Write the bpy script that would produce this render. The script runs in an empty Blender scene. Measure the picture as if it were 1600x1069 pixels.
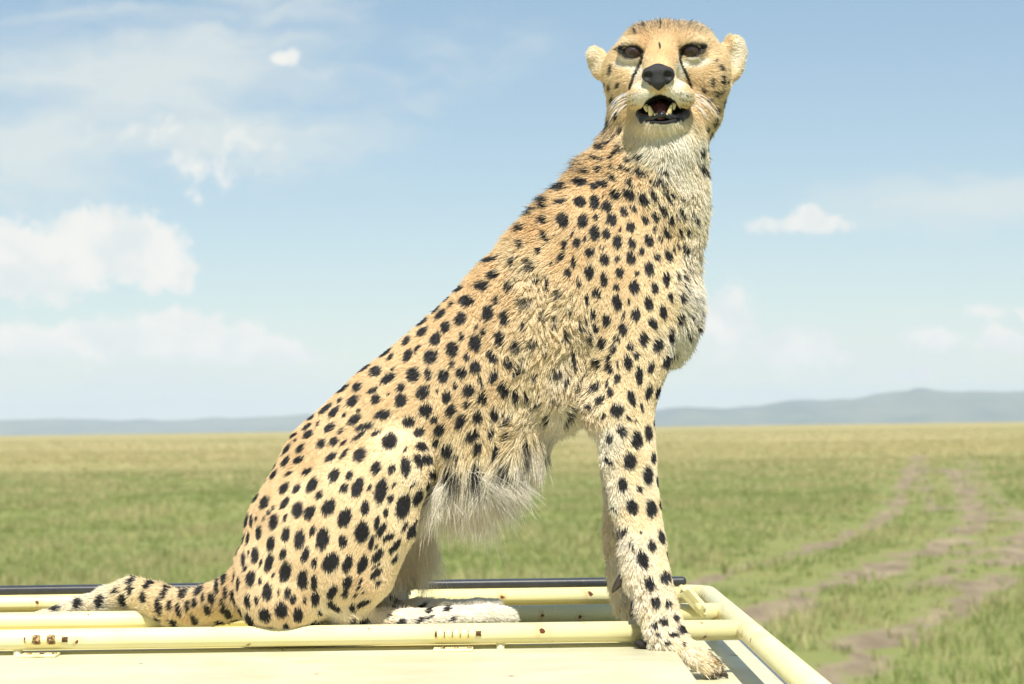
import bpy, bmesh, math, random
import numpy as np
from mathutils import Vector, Matrix, kdtree
from mathutils.bvhtree import BVHTree

rng = np.random.default_rng(7)
random.seed(7)
scene = bpy.context.scene
COL = scene.collection

# ------------------------------------------------------------------ camera
F, W, H = 3900.0, 1600.0, 1069.0          # focal length in photo pixels, photo size
DIST, CAMZ = 3.3, 2.45                    # camera to the cheetah's plane (y = 0), height over ground
PITCH, ROLL = math.atan((660 - H / 2) / F), math.atan(22 / 1600.0)
SC = DIST / F                             # metres per photo pixel at y = 0
cam_loc = np.array([0.0, -DIST, CAMZ])
fwd = np.array([0, math.cos(PITCH), math.sin(PITCH)])
r0, u0 = np.array([1.0, 0, 0]), np.array([0, -math.sin(PITCH), math.cos(PITCH)])
right = math.cos(ROLL) * r0 - math.sin(ROLL) * u0
up = math.cos(ROLL) * u0 + math.sin(ROLL) * r0

def ray(px, py):
    return fwd + (px - W / 2) / F * right - (py - H / 2) / F * up
def P(px, py, dep=0.0):
    """point seen at a photo pixel, dep (in SC units) behind the plane y = 0"""
    d = ray(px, py); Y = dep * SC
    return cam_loc + d * ((DIST + Y) / d[1])
def G(px, py, z):
    """point seen at a photo pixel on the level z"""
    d = ray(px, py)
    return cam_loc + d * ((z - CAMZ) / d[2])
def lateral(p):
    """side-view chart of the animal: x, z of a point written in the units of the measurements"""
    q = np.array(p, dtype=float).reshape(-1, 3).copy(); q[:, 1] = 0
    d = q - cam_loc
    w = d @ fwd
    return W / 2 + F * (d @ right) / w, H / 2 - F * (d @ up) / w

cam_data = bpy.data.cameras.new('camera')
cam = bpy.data.objects.new('camera', cam_data); COL.objects.link(cam)
cam.matrix_world = Matrix(((right[0], up[0], -fwd[0], cam_loc[0]), (right[1], up[1], -fwd[1], cam_loc[1]),
                           (right[2], up[2], -fwd[2], cam_loc[2]), (0, 0, 0, 1)))
cam_data.sensor_width = 36; cam_data.lens = F / W * 36
cam_data.clip_start = 0.05; cam_data.clip_end = 60000
cam_data.dof.use_dof = True; cam_data.dof.focus_distance = 3.24; cam_data.dof.aperture_fstop = 12
scene.camera = cam

# ------------------------------------------------------------------ node helpers
class NT:
    def __init__(s, tree): s.t = tree; s.n = tree.nodes; s.l = tree.links
    def node(s, kind, **kw):
        nd = s.n.new(kind)
        for k, v in kw.items(): setattr(nd, k, v)
        return nd
    def put(s, sock, v):
        if isinstance(v, bpy.types.NodeSocket): s.l.new(v, sock)
        elif v is not None: sock.default_value = v
    def math(s, op, a, b=None, c=None, clamp=False):
        nd = s.node('ShaderNodeMath', operation=op, use_clamp=clamp)
        for i, v in enumerate((a, b, c)):
            if v is not None: s.put(nd.inputs[i], v)
        return nd.outputs[0]
    def vec(s, op, a, b=None, scale=None):
        nd = s.node('ShaderNodeVectorMath', operation=op)
        s.put(nd.inputs[0], a)
        if b is not None: s.put(nd.inputs[1], b)
        if scale is not None: s.put(nd.inputs['Scale'], scale)
        return nd.outputs['Value'] if op in ('DOT_PRODUCT', 'LENGTH', 'DISTANCE') else nd.outputs['Vector']
    def noise(s, vec, scale, detail=4, rough=0.55, dist=0.0, dims='3D'):
        nd = s.node('ShaderNodeTexNoise', noise_dimensions=dims)
        if vec is not None: s.put(nd.inputs['Vector'], vec)
        nd.inputs['Scale'].default_value = scale; nd.inputs['Detail'].default_value = detail
        nd.inputs['Roughness'].default_value = rough; nd.inputs['Distortion'].default_value = dist
        return nd.outputs['Fac']
    def ramp(s, fac, lo, hi, a=0.0, b=1.0, smooth=True):
        nd = s.node('ShaderNodeMapRange', interpolation_type='SMOOTHSTEP' if smooth else 'LINEAR')
        s.put(nd.inputs['Value'], fac)
        for k, v in zip(('From Min', 'From Max', 'To Min', 'To Max'), (lo, hi, a, b)): nd.inputs[k].default_value = v
        return nd.outputs['Result']
    def mix(s, fac, a, b, blend='MIX'):
        nd = s.node('ShaderNodeMix', data_type='RGBA', blend_type=blend)
        s.put(nd.inputs[0], fac)
        for i, v in ((6, a), (7, b)):
            s.put(nd.inputs[i], (*v, 1) if isinstance(v, tuple) and len(v) == 3 else v)
        return nd.outputs[2]

def material(name):
    m = bpy.data.materials.new(name); m.use_nodes = True
    nt = NT(m.node_tree); b = nt.n['Principled BSDF']
    return m, nt, b

# ------------------------------------------------------------------ sky
SUN_EL, SUN_AZ = math.radians(57), math.radians(6)     # azimuth from straight behind the camera, minus = from the left
sun_dir = np.array([math.sin(SUN_AZ) * math.cos(SUN_EL), -math.cos(SUN_AZ) * math.cos(SUN_EL), math.sin(SUN_EL)])
world = bpy.data.worlds.new('World'); scene.world = world; world.use_nodes = True
wt = NT(world.node_tree); bg = wt.n['Background']
sky = wt.node('ShaderNodeTexSky', sky_type='NISHITA')
sky.sun_disc = False; sky.sun_elevation = SUN_EL
sky.sun_rotation = math.atan2(sun_dir[0], sun_dir[1])
sky.altitude = 1500; sky.air_density = 1.0; sky.dust_density = 0.4; sky.ozone_density = 2.5
tc = wt.node('ShaderNodeTexCoord')
sep = wt.node('ShaderNodeSeparateXYZ'); wt.l.new(tc.outputs['Generated'], sep.inputs[0])
az = wt.math('ARCTAN2', sep.outputs[0], sep.outputs[1])
el = wt.math('ARCSINE', sep.outputs[2])
comb = wt.node('ShaderNodeCombineXYZ')
wt.l.new(wt.math('MULTIPLY', az, 39.0), comb.inputs[0]); wt.l.new(wt.math('MULTIPLY', el, 39.0), comb.inputs[1])
uv = comb.outputs[0]
def sky_uv(px, py):
    d = ray(px, py); d = d / np.linalg.norm(d)
    return (math.atan2(d[0], d[1]) * 39, math.asin(d[2]) * 39, 0)
warp = wt.node('ShaderNodeTexNoise'); wt.l.new(uv, warp.inputs['Vector'])
warp.inputs['Scale'].default_value = 1.1; warp.inputs['Detail'].default_value = 4
off = wt.vec('SCALE', wt.vec('SUBTRACT', warp.outputs['Color'], (0.5, 0.5, 0.5)), scale=0.6)
uvw = wt.vec('ADD', uv, off)
def lobes(items):
    out = None
    for (px, py, rx, ry, s) in items:
        d = wt.vec('MULTIPLY', wt.vec('SUBTRACT', uvw, sky_uv(px, py)), (100.0 / rx, 100.0 / ry, 0))
        v = wt.math('MULTIPLY', wt.math('SUBTRACT', 1.0, wt.vec('LENGTH', d)), s)
        out = v if out is None else wt.math('MAXIMUM', out, v)
    return out
cum = lobes([(40, 405, 190, 80, 1.0), (185, 385, 120, 72, 1.05), (250, 420, 60, 50, .9), (300, 520, 125, 48, .95), (120, 535, 240, 40, .7), (410, 548, 120, 26, .7),
             (450, 97, 30, 17, .9), (345, 245, 110, 50, .26), (275, 215, 90, 34, .22), (1255, 352, 95, 26, .7), (1130, 505, 75, 70, .6), (1210, 548, 170, 48, .45),
             (1420, 580, 55, 20, .7), (1566, 531, 50, 22, .8), (1545, 486, 45, 16, .5), (1640, 480, 60, 20, .7), (1452, 522, 50, 20, .5)])
fb = wt.math('ADD', wt.math('MULTIPLY', wt.noise(uv, 1.3, 8, 0.62, 0.5), .6), wt.math('MULTIPLY', wt.noise(uvw, 3.4, 6, 0.6, 0.2), .4))
cum_d = wt.ramp(wt.math('ADD', cum, wt.math('MULTIPLY', wt.math('SUBTRACT', fb, 0.5), 1.8)), 0.02, 0.34, 0.0, 0.92)
cir = lobes([(230, 120, 520, 150, .9), (330, 210, 380, 110, .8), (60, 230, 280, 160, .8), (430, 15, 260, 60, .6), (700, 75, 170, 80, .45),
             (1500, 325, 330, 75, .75), (150, 600, 600, 70, .75), (1300, 580, 500, 90, .55)])
uvs = wt.vec('MULTIPLY', uvw, (0.35, 1.25, 1.0))
fc = wt.noise(uvs, 1.1, 6, 0.6, 0.6)
cir_d = wt.ramp(wt.math('ADD', cir, wt.math('MULTIPLY', wt.math('SUBTRACT', fc, 0.5), 1.4)), 0.0, 0.9, 0.0, 0.82)
# the same loose cloud over the rest of the sky
rest = wt.ramp(wt.noise(tc.outputs['Generated'], 5.0, 6, 0.6, 0.4), 0.52, 0.75, 0.0, 0.7)
rest = wt.math('MULTIPLY', rest, wt.ramp(sep.outputs[2], 0.17, 0.30))
shade = wt.ramp(wt.noise(wt.vec('ADD', uvw, (0.0, 0.28, 0.0)), 1.4, 5, 0.55), 0.35, 0.7)
gam = wt.node('ShaderNodeGamma'); wt.l.new(wt.mix(1.0, sky.outputs[0], (0.98, 0.95, 0.84), 'MULTIPLY'), gam.inputs[0]); gam.inputs[1].default_value = .68
hs = wt.node('ShaderNodeHueSaturation'); hs.inputs['Saturation'].default_value = 1.22; wt.l.new(gam.outputs[0], hs.inputs['Color'])
skycol = wt.mix(1.0, hs.outputs[0], (1.40, 1.405, 1.46), 'MULTIPLY')
c1 = wt.mix(wt.math('MAXIMUM', cir_d, rest), skycol, (5.0, 5.35, 5.2))
cloudc = wt.mix(shade, (6.4, 6.2, 5.8), (5.3, 5.5, 5.4))
c2 = wt.mix(cum_d, c1, cloudc)
wt.l.new(c2, bg.inputs['Color']); bg.inputs['Strength'].default_value = 0.1

# ------------------------------------------------------------------ sun, exposure
sd = bpy.data.lights.new('sun', 'SUN'); sd.energy = 4.4; sd.angle = math.radians(0.5); sd.color = (1.0, 0.95, 0.86)
so = bpy.data.objects.new('sun', sd); COL.objects.link(so); so.location = (0, 0, 30)
so.rotation_euler = Vector(sun_dir).to_track_quat('Z', 'Y').to_euler()
vs = scene.view_settings
vs.view_transform = 'Standard'; vs.look = 'None'; vs.gamma = 1; vs.use_curve_mapping = False; vs.exposure = 0.64
scene.render.engine = 'CYCLES'
scene.cycles.max_bounces = 8; scene.cycles.diffuse_bounces = 5; scene.cycles.transmission_bounces = 5; scene.cycles.volume_bounces = 0
scene.cycles.volume_step_rate = 10; scene.cycles.volume_max_steps = 64
scene.cycles.use_denoising = True
scene.cycles.sample_clamp_indirect = 6

# ------------------------------------------------------------------ object helpers
def link(o, parent=None, **props):
    COL.objects.link(o)
    if parent is not None: o.parent = parent
    for k, v in props.items(): o[k] = v
    return o
def mesh_obj(name, verts, faces, mat, parent=None, smooth=False, **props):
    me = bpy.data.meshes.new(name)
    verts = np.asarray(verts, dtype=np.float32).reshape(-1, 3)
    if isinstance(faces, np.ndarray):
        k = faces.shape[1]; n = len(faces)
        me.vertices.add(len(verts)); me.vertices.foreach_set('co', verts.ravel())
        me.loops.add(n * k); me.loops.foreach_set('vertex_index', faces.astype(np.int32).ravel())
        me.polygons.add(n); me.polygons.foreach_set('loop_start', np.arange(0, n * k, k, dtype=np.int32))
        me.update(calc_edges=True); me.validate()
    else:
        me.from_pydata([tuple(v) for v in verts], [], faces); me.update()
    if mat: me.materials.append(mat)
    if smooth: me.polygons.foreach_set('use_smooth', [True] * len(me.polygons))
    return link(bpy.data.objects.new(name, me), parent, **props)
def bm_obj(name, bm, mat, parent=None, smooth=True, **props):
    bmesh.ops.recalc_face_normals(bm, faces=bm.faces)
    me = bpy.data.meshes.new(name); bm.to_mesh(me); bm.free()
    if mat: me.materials.append(mat)
    if smooth: me.polygons.foreach_set('use_smooth', [True] * len(me.polygons))
    return link(bpy.data.objects.new(name, me), parent, **props)
def tube(pts, radii, seg=20, cap=True):
    """verts, faces of a tube along pts"""
    pts = [np.array(p, float) for p in pts]
    n = len(pts); radii = [radii] * n if np.isscalar(radii) else radii
    V, Fc = [], []
    t0 = pts[1] - pts[0]; t0 /= np.linalg.norm(t0)
    a = np.array([0, 0, 1.0]) if abs(t0[2]) < .9 else np.array([1.0, 0, 0])
    nrm = np.cross(t0, a); nrm /= np.linalg.norm(nrm)
    for i in range(n):
        t = pts[min(i + 1, n - 1)] - pts[max(i - 1, 0)]; t /= np.linalg.norm(t)
        nrm = nrm - t * np.dot(nrm, t); nrm /= np.linalg.norm(nrm)
        b = np.cross(t, nrm)
        for k in range(seg):
            an = 2 * math.pi * k / seg
            V.append(pts[i] + radii[i] * (math.cos(an) * nrm + math.sin(an) * b))
    for i in range(n - 1):
        for k in range(seg):
            k2 = (k + 1) % seg
            Fc.append((i * seg + k, i * seg + k2, (i + 1) * seg + k2, (i + 1) * seg + k))
    if cap:
        Fc.append(tuple(range(seg))[::-1]); Fc.append(tuple((n - 1) * seg + k for k in range(seg)))
    return V, Fc
def tube_obj(name, pts, radii, mat, parent=None, seg=20, **props):
    V, Fc = tube(pts, radii, seg)
    o = mesh_obj(name, V, Fc, mat, parent, smooth=True, **props)
    return o
def box_bm(x0, x1, y0, y1, z0, z1, bevel=0.0, seg=3):
    bm = bmesh.new()
    bmesh.ops.create_cube(bm, size=1)
    for v in bm.verts:
        v.co = ((x0 + x1) / 2 + v.co.x * (x1 - x0), (y0 + y1) / 2 + v.co.y * (y1 - y0), (z0 + z1) / 2 + v.co.z * (z1 - z0))
    if bevel: bmesh.ops.bevel(bm, geom=bm.edges[:], offset=bevel, segments=seg, affect='EDGES', profile=0.5)
    return bm

# ------------------------------------------------------------------ ground: plain, wheel ruts, grass
def snoise(p, freq, seed, n=10):
    """smooth noise in about -1..1 from summed sines"""
    r = np.random.default_rng(seed); p = np.asarray(p, float)
    out = np.zeros(len(p))
    for i in range(n):
        k = r.normal(size=p.shape[1]); k /= np.linalg.norm(k)
        out += np.sin(p @ k * freq * (0.6 + 1.1 * r.random()) * 2 * math.pi + r.random() * 6.283)
    return out / math.sqrt(n) * 0.9

RUTS = []   # (points on the ground, half width, strength)
def rut(pts, w, s): RUTS.append((np.array([G(x, y, 0.0)[:2] for x, y in pts]), w, s))
rut([(1060, 912), (1130, 893), (1209, 874), (1283, 854), (1345, 828), (1384, 813), (1404, 785), (1410, 762), (1425, 735), (1440, 712)], .38, 1.0)
rut([(1100, 990), (1187, 962), (1266, 918), (1353, 893), (1415, 868), (1503, 838), (1529, 815), (1521, 786), (1503, 756), (1490, 728)], .55, .95)
rut([(1437, 718), (1444, 745), (1448, 770), (1463, 806)], .40, .7)
rut([(1516, 718), (1545, 765), (1600, 815), (1680, 860)], .40, .75)
rut([(1240, 1110), (1292, 1065), (1353, 1012), (1415, 975), (1481, 950), (1538, 922), (1590, 860), (1640, 800)], .55, .9)
rut([(1400, 925), (1450, 905), (1500, 880), (1540, 850)], .45, .7)
rut([(1050, 930), (1120, 915), (1180, 900)], .6, .6)
def seg_dist(p, a, b):
    ab = b - a; t = np.clip(((p - a) @ ab) / (ab @ ab), 0, 1)
    return np.linalg.norm(p - (a + t[:, None] * ab), axis=1)
def dirt(p):
    out = np.zeros(len(p))
    wob = snoise(p, 0.25, 3) * .18 + snoise(p, 0.9, 4) * .14
    for pts, w, s in RUTS:
        near = (p[:, 0] > pts[:, 0].min() - 4) & (p[:, 0] < pts[:, 0].max() + 4) & (p[:, 1] > pts[:, 1].min() - 4) & (p[:, 1] < pts[:, 1].max() + 4)
        if not near.any(): continue
        q = p[near]; d = np.full(len(q), 1e9)
        for a, b in zip(pts[:-1], pts[1:]): d = np.minimum(d, seg_dist(q, a, b))
        wq = w * .8 * (1 + 0.005 * q[:, 1]) + wob[near]
        out[near] = np.maximum(out[near], s * np.clip(1.1 - d / np.maximum(wq, .08) * .7, 0, 1) * np.clip(.95 + .3 * snoise(q, .22, 5) + .2 * snoise(q, .6, 6), .2, 1.2))
    return out
def ground_h(p):
    x, y = p[:, 0], p[:, 1]
    r = np.hypot(x, y)
    z = 0.10 * snoise(p, 0.02, 11) * np.clip(r / 60, 0, 1) + 0.03 * snoise(p, .2, 12)
    for (mx, my, mr, mh) in [(-9.0, 72, 4.5, .35), (-7.2, 66, 2.5, .22), (-5.5, 78, 3.0, .22)]:
        z += mh * np.exp(-((x - mx) ** 2 + (y - my) ** 2 * .6) / mr ** 2)
    z = z - 0.09 * np.clip(dirt(p), 0, 1)
    far = np.clip((r - 900) / 2600, 0, 1)
    return z * np.clip(1.3 - r / 400, 0, 1) - 34 * far * far * (3 - 2 * far)
xs = np.unique(np.concatenate([-np.geomspace(12, 9000, 46), np.linspace(-12, -2, 26), np.arange(-2, 34, .4), np.geomspace(34, 9000, 44)]))
ys = np.unique(np.concatenate([-np.geomspace(6, 400, 10), np.linspace(-6, 22, 15), np.arange(22, 110, .5), np.geomspace(110, 16000, 90)]))
gx, gy = np.meshgrid(xs, ys, indexing='ij')
gp = np.stack([gx.ravel(), gy.ravel()], 1)
gz = ground_h(gp); gd = dirt(gp)
ii, jj = np.meshgrid(np.arange(len(xs) - 1), np.arange(len(ys) - 1), indexing='ij')
base = (ii * len(ys) + jj).ravel()
gf = np.stack([base, base + len(ys), base + len(ys) + 1, base + 1], 1)
gm, nt, b = material('savanna_ground')
pos = nt.node('ShaderNodeNewGeometry').outputs['Position']
att = nt.node('ShaderNodeAttribute', attribute_name='dirt').outputs['Fac']
n_big = nt.noise(nt.vec('MULTIPLY', pos, (0.035, 0.012, 0)), 1.0, 5, .6)
n_mid = nt.noise(nt.vec('MULTIPLY', pos, (0.25, 0.09, 0)), 1.0, 6, .65)
n_fin = nt.noise(nt.vec('MULTIPLY', pos, (1.6, 0.5, 1)), 1.0, 6, .7)
sepg = nt.node('ShaderNodeSeparateXYZ'); nt.l.new(pos, sepg.inputs[0])
dry = nt.ramp(nt.math('ADD', nt.ramp(sepg.outputs[1], 60, 190, 0, .75), nt.math('MULTIPLY', nt.math('SUBTRACT', n_big, .5), 1.7)), .1, .85)
grass_c = nt.mix(dry, (0.215, 0.24, 0.080), (0.43, 0.36, 0.165))
grass_c = nt.mix(nt.ramp(n_mid, .3, .75, 0, .35), grass_c, (0.165, 0.18, 0.065))
grass_c = nt.mix(nt.ramp(n_fin, .35, .8, 0, .5), grass_c, (0.30, 0.26, 0.12))
soil = nt.mix(nt.ramp(n_fin, .3, .7), (0.33, 0.27, 0.175), (0.19, 0.15, 0.10))
dm = nt.ramp(nt.math('ADD', att, nt.math('MULTIPLY', nt.math('SUBTRACT', n_fin, .5), .7)), .35, .7)
nt.l.new(nt.mix(dm, grass_c, soil), b.inputs['Base Color']); b.inputs['Roughness'].default_value = .95
b.inputs['Specular IOR Level'].default_value = .1
ground = mesh_obj('ground', np.column_stack([gp, gz]), gf, gm, None, True, kind='structure')
a = ground.data.attributes.new('dirt', 'FLOAT', 'POINT'); a.data.foreach_set('value', gd.astype(np.float32))

# grass blades, thinner with distance
def make_grass():
    P2 = []
    for (y0, y1, dens, sl) in [(18, 45, 19, .55), (45, 80, 11.0, .50), (80, 140, 4.2, .46), (140, 260, 1.1, .42), (260, 520, .22, .38)]:
        area = sl * (y1 * y1 - y0 * y0) + (y1 - y0) * 4
        n = int(area * dens)
        y = np.sqrt(rng.random(n) * (y1 ** 2 - y0 ** 2) + y0 ** 2)
        x = (rng.random(n) * 2 - 1) * (y * sl + 2)
        P2.append(np.column_stack([x, y]))
    p = np.concatenate(P2)
    patch = snoise(p * [1, .6], 0.12, 21); fine = snoise(p, .8, 22)
    keep = rng.random(len(p)) < np.clip(1.05 - 1.35 * dirt(p), 0.02, 1) * np.clip(.85 + .15 * patch, .3, 1)
    p, patch, fine = p[keep], patch[keep], fine[keep]
    n = len(p); z = ground_h(p)
    K = 7
    dist = p[:, 1]
    grow = np.clip(dist / 70, .8, 2.6)
    h0 = (0.16 + .05 * patch + .04 * fine).clip(.07, .4) * np.clip(1 - .8 * dirt(p + [.4, 0]), .3, 1)
    dryf = .16 + np.clip((dist - 70) / 150, 0, .6) + .42 * patch + .25 * fine + rng.normal(0, .18, n)
    ang = rng.random((n, K)) * 6.283; rad = rng.random((n, K)) * .14 * grow[:, None]
    bx = p[:, 0, None] + np.cos(ang) * rad; by = p[:, 1, None] + np.sin(ang) * rad
    hh = h0[:, None] * (.5 + rng.random((n, K)) * .8)
    lean = hh * (.15 + .55 * rng.random((n, K))); la = ang + rng.normal(0, .8, (n, K))
    wd = (.0078 + .007 * rng.random((n, K))) * grow[:, None]
    wa = rng.random((n, K)) * 3.1416
    wx, wy = np.cos(wa) * wd, np.sin(wa) * wd * .5
    zz = np.repeat(z[:, None], K, 1) - .01
    mx, my = bx + np.cos(la) * lean * .35, by + np.sin(la) * lean * .35
    tx, ty = bx + np.cos(la) * lean, by + np.sin(la) * lean
    V = np.stack([np.stack([bx - wx, by - wy, zz], -1), np.stack([bx + wx, by + wy, zz], -1),
                  np.stack([mx + wx * .8, my + wy * .8, zz + hh * .6], -1), np.stack([mx - wx * .8, my - wy * .8, zz + hh * .6], -1),
                  np.stack([tx, ty, zz + hh], -1)], 2).reshape(-1, 3)
    m = n * K; o = np.arange(m)[:, None] * 5
    T = np.concatenate([o + [0, 1, 2], o + [0, 2, 3], o + [3, 2, 4]], 0)
    dv = np.clip(dryf[:, None] + rng.normal(0, .22, (n, K)), 0, 1).reshape(-1)
    green = np.array([.265, .325, .098]); straw = np.array([.56, .485, .25])
    c = green + (straw - green) * dv[:, None]; c = c * (.85 + .3 * rng.random((m, 1)))
    c = np.repeat(c, 5, 0)
    gmat, nt, b = material('grass_blades')
    at = nt.node('ShaderNodeAttribute', attribute_name='tint')
    nt.l.new(at.outputs['Color'], b.inputs['Base Color']); b.inputs['Roughness'].default_value = .7
    b.inputs['Specular IOR Level'].default_value = .25
    tr = nt.node('ShaderNodeBsdfTranslucent'); nt.l.new(at.outputs['Color'], tr.inputs['Color'])
    mx_ = nt.node('ShaderNodeMixShader'); mx_.inputs[0].default_value = .45
    nt.l.new(b.outputs[0], mx_.inputs[1]); nt.l.new(tr.outputs[0], mx_.inputs[2])
    nt.l.new(mx_.outputs[0], nt.n['Material Output'].inputs[0])
    g = mesh_obj('grass', V, T, gmat, None, False, kind='stuff',
                 label='mixed green and straw coloured savanna grass covering the plain', category='grass')
    at_ = g.data.attributes.new('tint', 'FLOAT_COLOR', 'POINT')
    at_.data.foreach_set('color', np.column_stack([c, np.ones(len(c))]).astype(np.float32).ravel())
make_grass()

# distant ridges
def make_hills(name, prof, y0, depth, seed):
    X = np.array([(px - 800) / F * y0 for px, _ in prof])
    Z = np.array([CAMZ + ((660 - .01375 * (px - 800)) - py) / F * y0 for px, py in prof])
    nx, ny = 260, 26
    x = np.linspace(X[0], X[-1], nx); t = np.linspace(0, 1, ny)
    xx, tt = np.meshgrid(x, t, indexing='ij')
    crest = np.interp(xx, X, Z)
    q = np.column_stack([xx.ravel(), (tt * depth).ravel()])
    f = np.sin(np.clip(tt * 1.25, 0, 1) * math.pi / 2) ** 1.3
    rough = (snoise(q, 1 / 420., seed) * 7 + snoise(q, 1 / 130., seed + 1) * 3).reshape(xx.shape)
    gully = (snoise(np.column_stack([xx.ravel(), (tt * depth * .25).ravel()]), 1 / 260., seed + 2)).reshape(xx.shape)
    z = -45 + (crest + 45) * f + rough * f * .5 + gully * 16 * np.sin(np.clip(tt, 0, .8) / .8 * math.pi)
    V = np.column_stack([xx.ravel(), (y0 - depth * .8 + tt * depth).ravel(), z.ravel()])
    i, j = np.meshgrid(np.arange(nx - 1), np.arange(ny - 1), indexing='ij')
    bb = (i * ny + j).ravel()
    return mesh_obj(name, V, np.stack([bb, bb + ny, bb + ny + 1, bb + 1], 1), hill_m, None, True, kind='structure')
hill_m, nt, b = material('wooded_hillside')
pos = nt.node('ShaderNodeNewGeometry').outputs['Position']
hn = nt.noise(nt.vec('MULTIPLY', pos, (.004, .002, .012)), 1.0, 6, .65)
nt.l.new(nt.mix(nt.ramp(hn, .35, .65), (.045, .075, .045), (.13, .14, .08)), b.inputs['Base Color']); b.inputs['Roughness'].default_value = 1
make_hills('hills', [(-900, 668), (-300, 660), (0, 657), (120, 656), (240, 658), (360, 655), (480, 648), (620, 650), (800, 648), (1000, 645)], 10500, 2200, 31)
make_hills('hills', [(880, 664), (960, 648), (1030, 641), (1120, 640), (1190, 635), (1230, 628), (1270, 626), (1330, 625), (1372, 620), (1400, 613), (1440, 611), (1520, 613), (1600, 613), (1800, 610), (2100, 618), (2600, 640)], 9000, 2400, 41)

# the air between here and the hills
hz = bpy.data.materials.new('haze_air'); hz.use_nodes = True
ht = NT(hz.node_tree); ht.n.clear()
vo = ht.node('ShaderNodeVolumePrincipled'); vo.inputs['Color'].default_value = (.80, .92, 1.0, 1)
vo.inputs['Density'].default_value = 1.0e-4; vo.inputs['Anisotropy'].default_value = -0.25
ht.l.new(vo.outputs[0], ht.node('ShaderNodeOutputMaterial').inputs['Volume'])
bm_obj('haze', box_bm(-9800, 9800, -450, 16500, -60, 160), hz, None, False, kind='stuff')
# ------------------------------------------------------------------ safari van under the cheetah
def paint(name, base, rust_amt=1.0, rough=.38, chalk=.4, flat=False):
    m, nt, b = material(name)
    pos = nt.node('ShaderNodeNewGeometry').outputs['Position']
    n1 = nt.noise(pos, 9.0, 5, .6); n2 = nt.noise(nt.vec('MULTIPLY', pos, (14, 60, 60)), 1.0, 6, .65)
    n3 = nt.noise(pos, 170.0, 4, .6); drip = nt.noise(nt.vec('MULTIPLY', pos, (150, 150, 22)), 1.0, 3, .5)
    c = nt.mix(nt.ramp(n1, .35, .7, 0, chalk), base, tuple(min(1, x * 1.04 + .03) for x in base[:2]) + (base[2] * 1.2 + .05,))
    c = nt.mix(nt.ramp(n2, .55, .8, 0, .30), c, (base[0] * .86, base[1] * .82, base[2] * .62))
    sx = nt.node('ShaderNodeSeparateXYZ'); nt.l.new(pos, sx.inputs[0])
    cb = nt.node('ShaderNodeCombineXYZ')
    if flat: nt.l.new(sx.outputs[0], cb.inputs[0]); nt.l.new(sx.outputs[1], cb.inputs[1])
    else: nt.l.new(nt.math('MULTIPLY_ADD', sx.outputs[1], 1.37, sx.outputs[0]), cb.inputs[0]); nt.l.new(sx.outputs[2], cb.inputs[1])
    vor = nt.node('ShaderNodeTexVoronoi', feature='F1', voronoi_dimensions='2D'); nt.l.new(cb.outputs[0], vor.inputs['Vector']); vor.inputs['Scale'].default_value = 13 if flat else 32
    cellr = nt.node('ShaderNodeSeparateColor'); nt.l.new(vor.outputs['Color'], cellr.inputs[0])
    pick = nt.math('GREATER_THAN', cellr.outputs[0], 1 - .5 * rust_amt)
    size = nt.math('MULTIPLY_ADD', nt.math('POWER', cellr.outputs[1], 3.0), .13, .030)
    dist = nt.math('ADD', vor.outputs['Distance'], nt.math('MULTIPLY', nt.math('SUBTRACT', n3, .5), .22))
    core = nt.math('MULTIPLY', pick, nt.math('LESS_THAN', dist, size))
    halo = nt.math('MULTIPLY', nt.math('MULTIPLY', pick, nt.ramp(nt.math('DIVIDE', dist, size), .6, 4.5, .6, 0)), nt.ramp(drip, .35, .62))
    grime = nt.ramp(nt.noise(nt.vec('MULTIPLY', pos, (5, 26, 40)), 1.0, 7, .7), .50, .78, 0, .32)
    c = nt.mix(grime, c, (base[0] * .62, base[1] * .58, base[2] * .50))
    c = nt.mix(halo, c, (.50, .29, .09))
    c = nt.mix(core, c, (.13, .045, .018))
    nt.l.new(c, b.inputs['Base Color'])
    nt.l.new(nt.math('ADD', nt.ramp(n1, .3, .7, rough - .08, rough + .14), nt.math('MULTIPLY', core, .4)), b.inputs['Roughness'])
    bp = nt.node('ShaderNodeBump'); bp.inputs['Strength'].default_value = .12; bp.inputs['Distance'].default_value = .002
    nt.l.new(nt.math('SUBTRACT', n2, nt.math('MULTIPLY', core, 1.5)), bp.inputs['Height']); nt.l.new(bp.outputs[0], b.inputs['Normal'])
    return m
M_rail = paint('yellow_rail_paint', (.77, .71, .38), 1.0, .30, .35)
M_roof = paint('cream_roof_paint', (.60, .575, .375), .25, .42, .5, True)
M_lid = paint('yellow_lid_paint', (.66, .58, .24), .5, .4, .3)
def plain(name, col, rough=.5, metal=0.0, bump=0.0, scale=200):
    m, nt, b = material(name)
    tcn = nt.node('ShaderNodeTexCoord').outputs['Object']
    n = nt.noise(tcn, scale, 4, .6)
    nt.l.new(nt.mix(nt.ramp(n, .3, .7), tuple(c * .82 for c in col), tuple(min(1, c * 1.15) for c in col)), b.inputs['Base Color'])
    b.inputs['Roughness'].default_value = rough; b.inputs['Metallic'].default_value = metal
    if bump:
        bp = nt.node('ShaderNodeBump'); bp.inputs['Strength'].default_value = bump; bp.inputs['Distance'].default_value = .001
        nt.l.new(n, bp.inputs['Height']); nt.l.new(bp.outputs[0], b.inputs['Normal'])
    return m
M_rubber = plain('black_rubber', (.030, .032, .036), .42, 0, .3, 90)
M_gutter = plain('grey_gutter', (.12, .135, .15), .5)
M_rust, nt, b = material('rusty_steel')
rn = nt.noise(nt.node('ShaderNodeNewGeometry').outputs['Position'], 190, 5, .65)
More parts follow.
